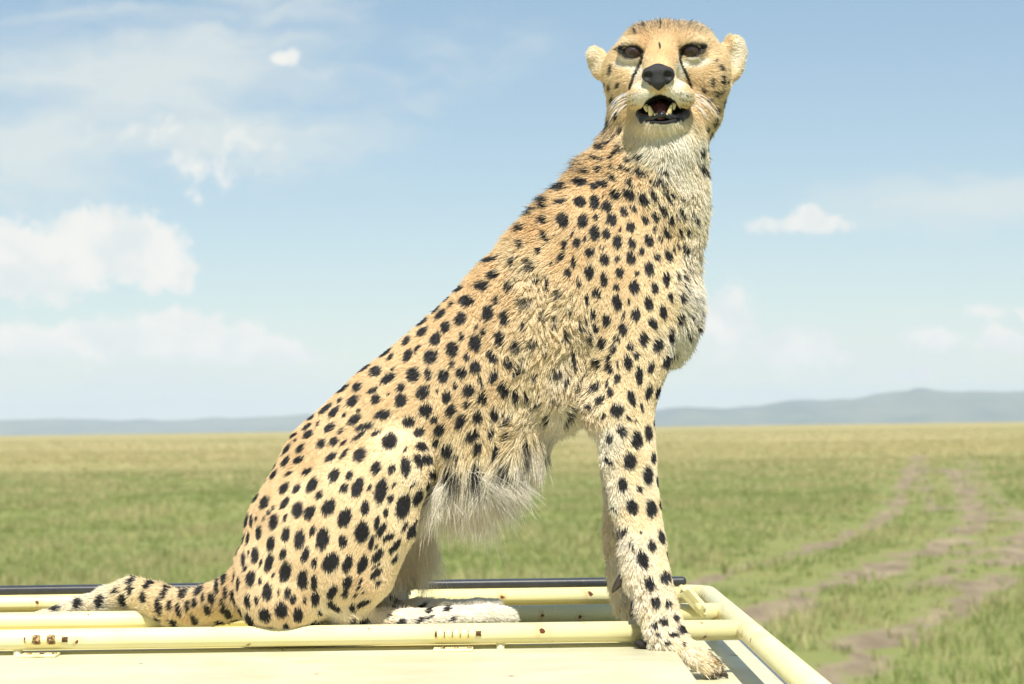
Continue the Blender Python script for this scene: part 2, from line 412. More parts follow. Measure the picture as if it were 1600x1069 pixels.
nt.l.new(nt.mix(nt.ramp(rn, .42, .62), (.075, .032, .018), (.50, .36, .15)), b.inputs['Base Color']); b.inputs['Roughness'].default_value = .9
M_glass = plain('dark_glass', (.02, .025, .028), .08)
M_steel = plain('grey_steel', (.35, .35, .34), .4, .8)

zr = P(800, 989, -100)[2]                 # level of the rail axes
yA, yB, yC = P(800, 989, -100)[1], G(800, 961, zr)[1], G(800, 932, zr)[1]
RR = .0132
zp = zr - .0195                           # top of the cream hatch panel
zb = zp - .036                            # fixed roof skin
x_panel = (G(1100, 1069, zp)[0] + G(1062, 1020, zp)[0]) / 2
x_bar = (G(1258, 1055, zr)[0] + G(1146, 972, zr)[0]) / 2
x_roof = G(1228, 1069, zb)[0] + .010
van = link(bpy.data.objects.new('safari_van', None), label='cream yellow safari van whose rusty roof carries the cheetah', category='van')
van.location = (-1.2, 0, 0)
bpy.context.view_layer.update()
inv = Matrix.Translation((1.2, 0, 0))
def van_part(o, parent=None):
    o.parent = parent or van
    if parent is None: o.matrix_parent_inverse = inv
    return o
# roof skin with a soft front shoulder
def roof_mesh():
    prof = [(-3.0, 0), (x_roof - .10, 0)] + [(x_roof - .10 + .10 * math.sin(a), -.012 * (1 - math.cos(a)) * 1.0) for a in np.linspace(.2, math.pi / 2, 6)]
    ys_ = [-1.12, -1.08, -.5, 0, .5, .70, .74]
    zs_ = [-.06, -.01, 0, 0, 0, -.01, -.06]
    V, Fc = [], []
    for (x, dz) in prof:
        for y, z2 in zip(ys_, zs_): V.append((x, y, zb + dz + z2))
    n = len(ys_)
    for i in range(len(prof) - 1):
        for j in range(n - 1): Fc.append((i * n + j, (i + 1) * n + j, (i + 1) * n + j + 1, i * n + j + 1))
    return V, Fc
V, Fc = roof_mesh()
van_part(mesh_obj('roof', V, Fc, M_roof, None, True))
van_part(bm_obj('gutter', box_bm(x_roof - .004, x_roof + .016, -1.10, .72, zb - .05, zb - .013, .006), M_gutter))
y_pb = G(900, 1011, zp)[1]
bm = box_bm(-2.7, x_panel, -1.02, y_pb, zb + .001, zp, .009, 4)
panel = van_part(bm_obj('hatch_panel', bm, M_roof))
van_part(bm_obj('hatch_lid', box_bm(-2.7, x_panel - .015, yA + .004, yC - .02, zb + .002, zr - .0165, .005), M_lid))
van_part(bm_obj('lid_flange', box_bm(-2.7, G(1052, 930, zr)[0], yC - .004, yC + .022, zb + .002, P(800, 917, yC / SC)[2], .004), M_lid))
# rails
for y in (yA, yB, yC):
    pts = [(-2.72, y, zr), (-1.0, y, zr), (x_bar - .004, y, zr)]
    if y == yC: pts[-1] = (G(1080, 930, zr)[0], y, zr)
    van_part(tube_obj('rail', pts, RR if y != yC else RR * .92, M_rail, seg=28))
    for x in np.arange(-2.5, x_bar, .62):      # stand-offs
        if x < x_panel - .03: van_part(tube_obj('stand_off', [(x, y, zb), (x, y, zr - .005)], .006, M_rail, seg=10))
bar = [(G(1075, 929, zr)[0], yC, zr)] + [(x_bar - .05 + .05 * math.sin(a), yC - .05 + .05 * math.cos(a), zr) for a in np.linspace(.1, math.pi / 2, 8)] + [(x_bar, yC - .3, zr), (x_bar, -1.08, zr)]
van_part(tube_obj('cross_bar', bar, RR * 1.12, M_rail, seg=28))
for y in (-1.0, .45):
    van_part(tube_obj('stand_off', [(x_bar, y, zb - .03), (x_bar, y, zr - .004)], .006, M_rail, seg=10))
# black rubber edging along the far lip
zrub = P(800, 911, (yC + .02) / SC)[2]
x1 = P(1071, 907, (yC + .02) / SC)[0]
bm = box_bm(-2.7, x1, yC - .006, yC + .03, zrub - .0065, zrub + .0065, .005, 4)
van_part(bm_obj('rubber_seal', bm, M_rubber))
van_part(bm_obj('seal_channel', box_bm(-2.7, x1 - .012, yC - .002, yC + .026, zrub - .012, zrub - .004, .001), M_steel))
# flat latch lever leaning over the far rails
def lever():
    bm = box_bm(-.008, .008, -.005, .005, -.027, .027)
    bmesh.ops.bevel(bm, geom=[e for e in bm.edges if abs((e.verts[0].co - e.verts[1].co).y) > .005], offset=.0075, segments=5, affect='EDGES')
    bmesh.ops.bevel(bm, geom=bm.edges[:], offset=.001, segments=1, affect='EDGES')
    return bm
lv = van_part(bm_obj('latch_lever', lever(), M_rail, None, False))
c = P(1083, 937, (yB - .02) / SC)
lv.location = Vector(c); lv.rotation_euler = (.5, math.radians(-33), math.radians(-30))
bt = van_part(tube_obj('bolt', [(c[0] + .006, c[1] - .004, c[2] - .004), (c[0] + .018, c[1] + .02, zr - .012)], .005, M_rail, seg=10))
# hinges on the near rail
def hinge(px0, px1, py, rusty):
    a, b_ = P(px0, py, -118), P(px1, py - (px1 - px0) * .0138, -118)
    h = link(bpy.data.objects.new('hinge', None)); van_part(h)
    n = 5
    for k in range(n):
        f0, f1 = (k + .06) / n, (k + .94) / n
        m = M_rust if rusty and k in (1, 3) else M_rail
        o = tube_obj('knuckle', [a + (b_ - a) * f for f in (f0, f0 + .02, f1 - .02, f1)], [.0052, .0064, .0064, .0052], m, seg=16); o.parent = h
    o = tube_obj('pin', [a - (b_ - a) * .04, b_ + (b_ - a) * .13], .0036, M_rust, seg=10); o.parent = h
    o = bm_obj('leaf', box_bm(a[0] - .004, b_[0] - .004, yA - .045, yA - .008, zp, zp + .0035, .0012), M_rail); o.parent = h
    for k in range(3):
        x = a[0] + (b_[0] - a[0]) * (k + .5) / 3
        o = bm_obj('screw', box_bm(x - .003, x + .003, yA - .034, yA - .028, zp + .003, zp + .0055, .0012), M_rust); o.parent = h
hinge(682, 744, 991, False)
hinge(40, 98, 1000, True)
# the rest of the van below the roof line
zt = zb - .055
def van_body():
    side = [(-3.05, .42), (-3.05, 1.15), (-2.98, zt), (x_roof + .02, zt), (x_roof + .55, 1.22), (x_roof + 1.0, 1.02), (x_roof + 1.08, .42)]
    V = [(x, y, z) for y in (-1.12, .74) for x, z in side]
    n = len(side)
    Fc = [tuple(range(n)), tuple(range(2 * n - 1, n - 1, -1))] + [(i, i + n, (i + 1) % n + n, (i + 1) % n) for i in range(n)]
    return V, Fc
V, Fc = van_body()
van_part(mesh_obj('body', V, Fc, M_roof))
for y, s in ((-1.12, -1), (.74, 1)):
    for x0, x1_ in ((-2.85, -2.05), (-1.95, -1.15), (-1.05, -.25)):
        van_part(bm_obj('window', box_bm(x0, x1_, y - .004 + .003 * s, y + .004 + .003 * s, 1.32, zt - .12, .003), M_glass))
    for x in (-2.4, x_roof + .45):
        cy = y - s * .06
        wl = link(bpy.data.objects.new('wheel', None)); van_part(wl)
        o = tube_obj('tyre', [(x, cy - .1, .36), (x, cy - .08, .36), (x, cy + .08, .36), (x, cy + .1, .36)], [.31, .36, .36, .31], M_rubber, seg=32); o.parent = wl
        o = tube_obj('rim', [(x, cy - .108, .36), (x, cy + .108, .36)], .2, M_steel, seg=24); o.parent = wl
sl = Vector((.53, 0, 1.22 - zt)).normalized()
ws = van_part(bm_obj('windscreen', box_bm(-.012, .004, -1.02, .64, .08, .62, .002), M_glass))
ws.location = (x_roof + .028, 0, zt - .004); ws.rotation_euler = (0, math.pi / 2 + math.atan2(zt - 1.22, .53), 0)
# ------------------------------------------------------------------ cheetah: one skin grown from a smooth distance field
def sstep(a, b, x):
    t = np.clip((x - a) / (b - a), 0, 1); return t * t * (3 - 2 * t)
def smin(a, b, k):
    if k <= 0: return np.minimum(a, b)
    h = np.clip(.5 + .5 * (b - a) / k, 0, 1)
    return b * (1 - h) + a * h - k * h * (1 - h)
class Field:
    def __init__(s, lo, hi, h):
        s.lo = np.array(lo, float); s.h = h
        s.n = np.ceil((np.array(hi) - s.lo) / h).astype(int) + 1
        s.f = np.full(s.n, 1.0, np.float32)
    def window(s, lo, hi):
        i0 = np.clip(np.floor((lo - s.lo) / s.h).astype(int), 0, s.n - 1); i1 = np.clip(np.ceil((hi - s.lo) / s.h).astype(int) + 1, 1, s.n)
        if (i1 <= i0).any(): return None, None
        ax = [(s.lo[k] + s.h * np.arange(i0[k], i1[k])).astype(np.float32) for k in range(3)]
        return tuple(slice(a, b) for a, b in zip(i0, i1)), np.meshgrid(*ax, indexing='ij', sparse=True)
    def blend(s, sl, d, k, sub):
        s.f[sl] = smin(s.f[sl], d, k) if not sub else -smin(-s.f[sl], d, k)
    def ell(s, c, r, k=.008, rot=0.0, sub=False, yaw=0.0):
        """ellipsoid: c in measurement units (x, y, depth), r likewise (across, up, depth); rot turns it in the side view, yaw about the upright"""
        c = P(*c); m = SC * (DIST + c[1]) / DIST; r = np.array(r, float) * m
        R = r.max() + k + s.h * 2
        sl, g = s.window(c - R, c + R)
        if sl is None: return
        x, y, z = g[0] - c[0], g[1] - c[1], g[2] - c[2]
        if yaw: cy, sy = math.cos(yaw), math.sin(yaw); x, y = cy * x + sy * y, -sy * x + cy * y
        if rot: ca, sa = math.cos(rot), math.sin(rot); x, z = ca * x + sa * z, -sa * x + ca * z
        k0 = np.sqrt((x / r[0]) ** 2 + (y / r[2]) ** 2 + (z / r[1]) ** 2)
        k1 = np.sqrt((x / r[0] ** 2) ** 2 + (y / r[2] ** 2) ** 2 + (z / r[1] ** 2) ** 2)
        s.blend(sl, (k0 * (k0 - 1) / np.maximum(k1, 1e-6)).astype(np.float32), k, sub)
    def chain(s, nodes, k=.012, sub=False):
        """limb: nodes (x, y, depth, radius in the side view, radius in depth)"""
        nodes = [(n + (n[3],))[:5] if len(n) == 4 else n for n in nodes]
        C = [P(*n[:3]) for n in nodes]; Rn = [n[3] * SC * (DIST + c[1]) / DIST for n, c in zip(nodes, C)]; Rb = [n[4] * SC * (DIST + c[1]) / DIST for n, c in zip(nodes, C)]
        R = max(max(Rn), max(Rb)) + k + s.h * 2
        lo, hi = np.min(C, 0) - R, np.max(C, 0) + R
        sl, g = s.window(lo, hi)
        out = None
        for i in range(len(C) - 1):
            a, b = C[i], C[i + 1]; ab = b - a
            x, y, z = g[0] - a[0], g[1] - a[1], g[2] - a[2]
            t = np.clip((x * ab[0] + y * ab[1] + z * ab[2]) / (ab @ ab), 0, 1)
            qx, qy, qz = x - t * ab[0], y - t * ab[1], z - t * ab[2]
            rn = Rn[i] + t * (Rn[i + 1] - Rn[i]); rb = Rb[i] + t * (Rb[i + 1] - Rb[i])
            qn2 = qx * qx + qz * qz
            k0 = np.sqrt(qn2 / rn ** 2 + (qy / rb) ** 2); k1 = np.sqrt(qn2 / rn ** 4 + (qy / rb ** 2) ** 2)
            d = (k0 * (k0 - 1) / np.maximum(k1, 1e-6)).astype(np.float32)
            out = d if out is None else smin(out, d, .004)
        s.blend(sl, out, k, sub)
    def mesh(s):
        f = s.f; n = s.n
        ins = f < 0
        cnt = np.zeros(n - 1, np.int8)
        cor = [(i, j, k) for i in (0, 1) for j in (0, 1) for k in (0, 1)]
        for i, j, k in cor: cnt += ins[i:n[0] - 1 + i, j:n[1] - 1 + j, k:n[2] - 1 + k]
        act = (cnt > 0) & (cnt < 8)
        idx = np.argwhere(act); vid = np.full(n - 1, -1, np.int32); vid[act] = np.arange(len(idx))
        acc = np.zeros((len(idx), 3)); num = np.zeros(len(idx))
        fv = {c: f[idx[:, 0] + c[0], idx[:, 1] + c[1], idx[:, 2] + c[2]] for c in cor}
        for a in cor:
            for ax in range(3):
                if a[ax]: continue
                b = tuple(a[q] + (q == ax) for q in range(3))
                fa, fb_ = fv[a], fv[b]; cr = (fa < 0) != (fb_ < 0)
                t = np.where(cr, fa / np.where(fa == fb_, 1, fa - fb_), 0)
                pt = np.tile(np.array(a, float), (len(idx), 1)); pt[:, ax] += t
                acc += pt * cr[:, None]; num += cr
        V = s.lo + (idx + acc / num[:, None]) * s.h
        Q = []
        for ax in range(3):
            u, v = (ax + 1) % 3, (ax + 2) % 3
            sa = [slice(None)] * 3; sb = [slice(None)] * 3
            sa[ax] = slice(0, -1); sb[ax] = slice(1, None)
            ia, ib = ins[tuple(sa)], ins[tuple(sb)]
            e = np.argwhere(ia != ib)
            e = e[(e[:, u] > 0) & (e[:, v] > 0) & (e[:, u] < n[u] - 1) & (e[:, v] < n[v] - 1)]
            flip = ia[tuple(e.T)]
            def cell(du, dv):
                q = e.copy(); q[:, u] -= du; q[:, v] -= dv
                return vid[tuple(q.T)]
            q = np.stack([cell(1, 1), cell(0, 1), cell(0, 0), cell(1, 0)], 1)
            q[~flip] = q[~flip][:, ::-1]
            Q.append(q)
        return V, np.concatenate(Q)

lo = np.array([P(40, 0, 330)[0], -.24, zr - .06]); hi = np.array([P(1190, 0)[0], .33, P(0, 0)[2] + .01])
fl = Field(lo, hi, .0028)
# trunk, from the rump to the top of the neck
fl.chain([(428, 885, 0, 60, 92), (470, 830, 0, 86, 102), (540, 745, 0, 104, 104), (630, 667, 0, 108, 98), (740, 592, 0, 118, 98),
          (840, 508, 0, 126, 100), (932, 412, 0, 124, 98), (990, 322, 0, 102, 86), (1024, 240, 4, 77, 72), (1040, 165, 8, 72, 68)], 0)
fl.ell((1042, 470, 0), (50, 100, 74), .03)                   # breast
fl.ell((1052, 330, -5), (42, 90, 66), .03)
fl.ell((765, 690, 0), (110, 62, 72), .03, rot=math.radians(28))   # belly
fl.ell((880, 610, 0), (70, 55, 80), .03)
# shoulder and near foreleg
fl.ell((955, 430, -62), (78, 125, 42), .03, rot=math.radians(12))
fl.chain([(985, 470, -62, 72, 44), (985, 560, -70, 58, 44), (972, 640, -78, 48, 40), (983, 715, -85, 41, 35), (994, 790, -94, 36, 31),
          (1007, 850, -106, 32, 28), (1016, 900, -118, 30, 27), (1028, 950, -134, 29, 26), (1042, 995, -148, 29, 27)], .018)
fl.ell((940, 640, -72), (30, 34, 30), .015)                  # elbow
fl.ell((992, 880, -112), (18, 45, 22), .012)                 # wrist
# near paw and toes
fl.ell((1058, 1012, -156), (36, 20, 33), .012, rot=math.radians(-18))
for (x, y, d, yaw) in ((1089, 1033, -188, .25), (1101, 1035, -168, .1), (1102, 1031, -147, -.1), (1091, 1024, -129, -.25)):
    fl.ell((x, y, d), (24, 13, 10.5), .005, rot=math.radians(-24), yaw=-yaw)
    fl.ell((x + 16, y + 12, d), (11, 10.5, 9.5), .004)
# far foreleg
fl.ell((960, 440, 62), (74, 120, 40), .03, rot=math.radians(12))
fl.chain([(980, 520, 66, 56, 40), (975, 640, 72, 42, 38), (978, 740, 72, 34, 33), (978, 830, 66, 31, 28), (980, 890, 60, 28, 26), (990, 940, 52, 27, 26), (1008, 968, 45, 25, 26)], .018)
fl.ell((1030, 972, 40), (34, 16, 30), .01)
# near hind leg: haunch, thigh, shank, foot
fl.chain([(448, 915, -62, 78, 64), (500, 862, -82, 92, 60), (562, 795, -96, 84, 50), (612, 740, -98, 56, 42), (628, 722, -96, 42, 34)], .016)
fl.ell((440, 938, -72), (60, 48, 58), .02)
fl.chain([(626, 735, -94, 40, 32), (604, 825, -92, 44, 36), (572, 900, -86, 42, 36), (548, 948, -70, 28, 28), (540, 964, -60, 20, 22)], .016)
fl.chain([(535, 967, -58, 19, 22), (640, 970, -52, 17, 21), (715, 966, -50, 17, 22), (760, 964, -50, 18, 26)], .010)
for d in (-70, -56, -43, -31): fl.ell((783, 966 + d * .06, d), (24, 14, 8.5), .005, rot=math.radians(-8))
# far hind leg
fl.chain([(452, 910, 62, 78, 60), (510, 855, 82, 90, 56), (565, 795, 92, 80, 46), (612, 745, 90, 52, 40)], .016)
fl.chain([(622, 750, 88, 40, 32), (620, 830, 84, 40, 34), (608, 900, 76, 34, 32), (605, 940, 66, 24, 26)], .014)
fl.chain([(600, 953, 60, 18, 20), (690, 955, 56, 15, 19), (745, 952, 55, 15, 22), (772, 952, 55, 14, 24)], .010)
# tail
fl.chain([(385, 925, 10, 42, 40), (352, 938, 45, 32, 32), (312, 950, 125, 27, 27), (272, 951, 195, 25, 25), (240, 936, 255, 24, 24), (205, 928, 300, 23, 23),
          (170, 938, 318, 20, 20), (135, 949, 324, 16, 16), (100, 957, 326, 12, 12), (62, 964, 328, 7, 7)], .014)
# head, turned to the camera and lifted a little
fl.ell((1042, 114, 10), (86, 62, 92), .018); fl.ell((1009, 78, -10), (41, 32, 58), .016); fl.ell((1077, 77, -10), (41, 32, 58), .016); fl.ell((972, 112, 0), (26, 34, 50), .014); fl.ell((1114, 110, 0), (26, 34, 50), .014)
fl.ell((1040, 74, -36), (54, 28, 56), .016)                  # brow
fl.ell((982, 128, -22), (34, 44, 56), .014); fl.ell((1104, 126, -22), (34, 44, 56), .014)   # cheeks
fl.ell((992, 172, -18), (38, 36, 50), .016); fl.ell((1086, 174, -18), (40, 38, 50), .016)
fl.ell((1043, 218, -50), (54, 46, 46), .022); fl.ell((1040, 268, -34), (40, 58, 44), .03)                  # throat
fl.chain([(1036, 72, -66, 30, 26), (1032, 98, -98, 27, 26), (1029, 118, -122, 24, 22)], .012)   # bridge of the nose
fl.ell((1006, 148, -98), (28, 20, 38), .010, rot=math.radians(26)); fl.ell((1057, 147, -98), (28, 20, 38), .010, rot=math.radians(-24))   # muzzle
fl.ell((1031, 134, -112), (24, 18, 28), .008)
fl.ell((1034, 193, -80), (36, 17, 42), .012)                 # chin
fl.ell((1034, 172, -112), (26, 18, 52), .004, sub=True)      # open mouth
fl.ell((1031, 160, -125), (16, 16, 44), .004, sub=True)
fl.ell((985, 86, -84), (22, 14, 14), .012, sub=True); fl.ell((1081, 84, -84), (22, 14, 14), .012, sub=True)
EYES = [(988.5, 81.8, -68, 14.2, 8.6, -9), (1078.5, 79.8, -68, 14.2, 8.6, 9)]
for (x, y, d, rx, ry, a_) in EYES:
    fl.ell((x, y, d), (21, 18, 18.5), .008)                     # lids
    fl.ell((x + (5 if x < 1030 else -5), y - 14, d - 3), (15, 6, 12), .009, rot=math.radians(a_ * .6))
    fl.ell((x, y, d - 14), (rx, ry, 17), .0012, rot=math.radians(a_), sub=True)
# ears
fl.ell((937, 100, 10), (18, 30, 5.5), .008, rot=math.radians(24), yaw=math.radians(-25)); fl.ell((926, 86, 8), (9, 11, 4.5), .006)
fl.ell((1142, 93, 12), (24, 40, 8), .010, rot=math.radians(-14), yaw=math.radians(18))
fl.ell((1149, 91, 3), (15, 28, 8), .004, rot=math.radians(-14), yaw=math.radians(20), sub=True)
BV, BF = fl.mesh()
# light smoothing of the grid steps
E_ = np.concatenate([BF[:, [0, 1]], BF[:, [1, 2]], BF[:, [2, 3]], BF[:, [3, 0]]])
def laplace(A, it, w):
    for _ in range(it):
        s_ = np.zeros_like(A); c_ = np.zeros(len(A))
        for k in range(3): s_[:, k] = np.bincount(E_[:, 0], A[E_[:, 1], k], len(A)) + np.bincount(E_[:, 1], A[E_[:, 0], k], len(A))
        c_ = np.bincount(E_[:, 0], minlength=len(A)) + np.bincount(E_[:, 1], minlength=len(A))
        A = A + w * (s_ / c_[:, None] - A)
    return A
BV = laplace(BV, 2, .5)
def vnormals(V, Q):
    n = np.cross(V[Q[:, 2]] - V[Q[:, 0]], V[Q[:, 3]] - V[Q[:, 1]])
    N = np.zeros_like(V)
    for k in range(4):
        for c in range(3): N[:, c] += np.bincount(Q[:, k], n[:, c], len(V))
    return N / np.maximum(np.linalg.norm(N, axis=1), 1e-12)[:, None]
BN = vnormals(BV, BF)
bvh = BVHTree.FromPolygons([tuple(v) for v in BV], [tuple(int(i) for i in q) for q in BF])
LX, LY = lateral(BV)

# ---- coat chart: x, y, hair direction (right, down), hair length, lift, clumping, paleness
CHART = np.array([
 (945,195,-.6,.8,20,.85,.5,.05),(900,238,-.7,.7,22,.85,.5,0),(850,292,-.72,.7,20,.75,.5,0),(805,348,-.72,.7,17,.6,.5,.0),(762,405,-.72,.7,13,.45,.4,.02),
 (700,470,-.7,.7,8,.25,.3,.05),(620,535,-.7,.7,7,.2,.25,.08),(540,600,-.68,.72,7,.2,.25,.08),(470,680,-.6,.8,7,.2,.3,.08),(400,790,-.4,.9,7,.2,.3,.12),(350,900,-.3,.95,8,.25,.3,.15),
 (960,240,-.4,.9,14,.5,.4,.12),(1000,280,-.25,.95,12,.45,.4,.2),(1035,310,0,1,12,.4,.4,.5),(1080,270,.1,1,16,.5,.6,.72),(1095,330,.15,1,14,.5,.6,.72),
 (920,320,-.5,.85,6.5,.22,.2,.05),(980,350,-.3,.95,6.5,.2,.2,.12),(1040,380,-.1,1,9,.3,.3,.3),(1085,400,.15,1,15,.5,.7,.75),(1085,470,.35,.95,17,.55,.8,.95),(1060,540,.2,1,14,.5,.6,.85),
 (880,400,-.45,.9,8,.25,.3,.1),(960,430,-.25,.95,6,.18,.2,.15),(1020,470,0,1,6.5,.2,.2,.35),(960,520,-.2,1,8,.25,.3,.3),(1010,560,.1,1,8,.25,.3,.45),
 (800,400,-.6,.8,12,.5,.8,.3),(830,430,-.3,.95,13,.5,.85,.38),(860,480,-.2,1,13,.5,.85,.4),(770,480,-.55,.85,10,.35,.5,.15),(700,540,-.55,.85,8,.25,.3,.15),(840,560,-.25,1,14,.45,.85,.45),(900,540,-.1,1,14,.5,.85,.48),(890,600,-.1,1,16,.5,.85,.52),
 (620,610,-.55,.85,7,.22,.3,.15),(690,640,-.5,.87,7,.22,.3,.2),(760,600,-.4,.9,9,.3,.45,.25),(760,680,-.35,.95,11,.35,.5,.35),(830,650,-.3,.95,15,.45,.85,.52),(680,720,-.3,.95,9,.3,.4,.35),
 (705,745,.15,1,54,.4,.8,.95),(720,770,.2,1,62,.45,.8,.97),(780,760,.25,1,50,.4,.8,1),(850,720,.2,1,40,.4,.8,.92),(900,690,.1,1,24,.4,.8,.85),(690,800,.12,1,76,.5,.8,.97),(660,850,.1,1,46,.55,1,.75),(648,885,.1,1,22,.5,.9,.8),(625,930,.1,1,14,.5,.8,.85),
 (560,680,-.5,.85,7,.2,.3,.2),(620,690,-.3,.95,6,.15,.2,.35),(650,730,-.2,1,7,.2,.25,.5),(560,760,-.4,.92,6,.15,.2,.3),(480,780,-.45,.9,6,.15,.2,.25),(620,800,-.35,.93,6,.15,.2,.42),
 (540,860,-.3,.95,6,.15,.2,.28),(440,860,-.25,.97,6,.15,.2,.25),(400,940,-.1,1,7,.2,.2,.25),(460,960,0,1,6,.2,.2,.18),(560,920,-.3,.95,7,.25,.35,.2),(615,900,-.2,.95,14,.5,.7,.6),
 (550,965,.6,.6,7,.3,.4,.6),(640,968,1,.1,6,.25,.3,.85),(720,965,1,.1,6,.25,.3,1),(800,962,.9,.3,7,.3,.4,1),
 (975,600,.2,1,7,.25,.25,.38),(920,640,.2,1,14,.5,.7,.6),(935,690,.7,.75,11,.35,.5,.85),(960,640,.3,.95,7,.25,.3,.55),(1010,640,.15,1,7,.2,.2,.42),(990,720,.25,1,6,.2,.2,.45),(1025,740,.1,1,6,.2,.2,.6),
 (945,760,.4,.9,10,.4,.5,.85),(1000,800,.25,1,6,.2,.2,.45),(955,840,.05,1,13,.5,.8,.75),(1025,860,.15,1,6,.2,.2,.5),(985,870,.05,1,10,.4,.6,.8),(980,930,.0,1,13,.55,.8,.8),(1030,940,.25,1,7,.3,.3,.6),
 (1000,985,.1,1,11,.5,.8,.8),(1055,990,.5,.85,7,.3,.3,.65),(1030,1012,.6,.7,9,.4,.6,.85),(1080,1015,.85,.5,8,.3,.8,.6),(1115,1035,.75,.65,11,.3,1,.55),
 (330,930,-.8,.5,9,.3,.3,.15),(280,945,-.7,.7,10,.35,.4,.25),(220,930,-.95,.2,10,.3,.4,.35),(160,945,-.97,.2,10,.3,.4,.5),(100,958,-.98,.15,10,.3,.4,.75),
 (1050,240,.0,1,20,.45,.5,1.0),(1085,235,.15,1,14,.45,.5,.85),(1020,240,-.15,1,16,.45,.5,.95),(1055,280,.05,1,18,.45,.5,.95),(1000,215,-.4,.9,13,.4,.5,.65),(1110,210,.3,.9,9,.4,.4,.45)])
FLUFF = {(705,745),(648,885),(625,930),(720,770),(780,760),(690,800),(660,850),(615,900)}
SLEEK = np.array([r for r in CHART if (int(r[0]), int(r[1])) not in FLUFF])
def chart(lx, ly, yv):
    th = (yv < -.040) & (lx < 690) & (ly > 650) & (lx > 380)
    out = chart_rows(CHART, lx, ly)
    if th.any(): out[th] = chart_rows(SLEEK, lx[th], ly[th])
    return out
def chart_rows(rows, lx, ly):
    out = np.zeros((len(lx), 6), np.float32); ws_ = np.zeros(len(lx), np.float32)
    for r_ in rows:
        w = 1.0 / (((lx - r_[0]) ** 2 + (ly - r_[1]) ** 2) + 120.0) ** 2
        ws_ += w
        for k in range(6): out[:, k] += w * r_[k + 2]
    return out / ws_[:, None]

# ---- spots and one painted fold shade, measured crop by crop: x, y, half length, half width, lean to the right of upright
SPOTS = []
def crop(x0, y0, s, txt):
    for e in txt.split(';'):
        v = [float(q) for q in e.split(',')]
        while len(v) < 5: v.append(v[2] if len(v) == 3 else 0.0)
        SPOTS.append((x0 + v[0] / s, y0 + v[1] / s, v[2] / s, v[3] / s, v[4]))
Z5 = 5.345
crop(340,640,Z5,"765,130,45,20,50;850,105,22,14,45;950,138,55,35,55;1045,175,28,20,40;655,200,40,14,55;672,240,18,12,45;775,195,48,28,45;878,275,45,30,35;985,255,42,32,50;595,310,55,22,45;707,308,45,26,45;583,412,55,25,38;690,405,50,25,60;480,455,45,16,38;440,470,35,14,40;485,525,48,20,40;955,385,52,30,50;1055,375,30,20,45;760,505,50,22,60;610,520,30,14,65;385,590,50,18,38;565,645,58,32,35;668,645,45,28,40;800,620,68,40,35;980,540,55,42,35;857,705,38,28,30;1050,650,34,24,15;410,755,55,38,25;340,715,48,20,35;575,770,52,28,30;680,825,65,45,12;445,845,22,16,10;483,805,20,13,20;780,850,60,42,25;930,805,75,48,30;265,760,55,15,25;300,745,30,12,30;245,900,62,20,18;210,915,35,14,20;290,905,52,17,3;335,890,22,13,5;400,890,22,15,10;480,920,58,40,12;577,895,35,16,8;1050,900,68,40,12")
crop(340,820,Z5,"355,45,55,34,2;575,65,62,32,15;168,80,50,22,20;110,175,42,18,25;225,100,52,14,15;262,90,52,17,5;185,180,60,13,10;265,225,30,10,0;125,270,52,20,10;228,270,60,20,-3;50,315,45,25,20;320,235,62,34,3;450,145,60,36,12;550,230,52,28,20;685,110,82,45,12;735,235,65,32,15;797,40,45,22,15;880,105,92,52,10;945,300,85,60,25;812,305,45,22,5;435,300,72,38,18;365,305,30,14,20;245,350,32,14,20;152,400,60,14,12;75,428,48,28,5;182,465,55,20,5;288,432,64,38,8;362,455,32,16,0;475,405,24,13,20;575,380,82,48,12;710,445,80,42,8;803,470,62,27,8;15,490,60,22,-5;83,545,50,20,0;145,585,58,26,-10;418,545,72,42,-2;257,620,58,27,-3;330,612,34,17,-5;585,560,48,26,15;512,550,25,12,0;625,610,38,25,15;722,610,30,14,0;813,605,65,36,5;955,545,58,40,30;58,640,45,20,-5;80,720,60,36,-20;182,700,42,17,-20;255,775,58,38,-8;388,738,58,48,-10;527,698,66,52,-5;672,738,62,42,0;965,670,55,35,-40;850,728,22,17,0;165,810,35,25,-20;40,818,45,30,-60;447,878,68,38,-78;570,842,34,27,-20;708,865,50,25,-85;822,835,42,35,-10")
crop(520,640,Z5,"858,65,35,30,30;900,150,52,42,45;722,178,55,34,65;275,130,75,28,75;225,208,60,16,55;105,265,42,12,50;365,182,45,18,70;480,255,68,58,15;740,292,42,36,-50;868,258,34,30,45;965,290,55,44,50;1045,322,30,16,75;110,360,52,22,40;245,368,65,48,35;608,322,24,16,20;370,478,55,38,20;495,480,40,28,25;610,460,72,44,-5;720,415,50,30,-20;780,398,40,36,-30;145,540,42,26,30;843,520,44,32,-10;210,640,82,46,20;98,648,40,32,25;318,638,27,20,25;410,670,105,48,12;518,608,24,16,20;675,610,36,10,50;590,795,105,58,18;485,730,36,26,25;720,715,75,32,20;275,805,56,36,12;105,890,78,52,18;445,845,42,20,18;805,610,45,12,10")  # last entry is the shade in the thigh fold, painted into the coat
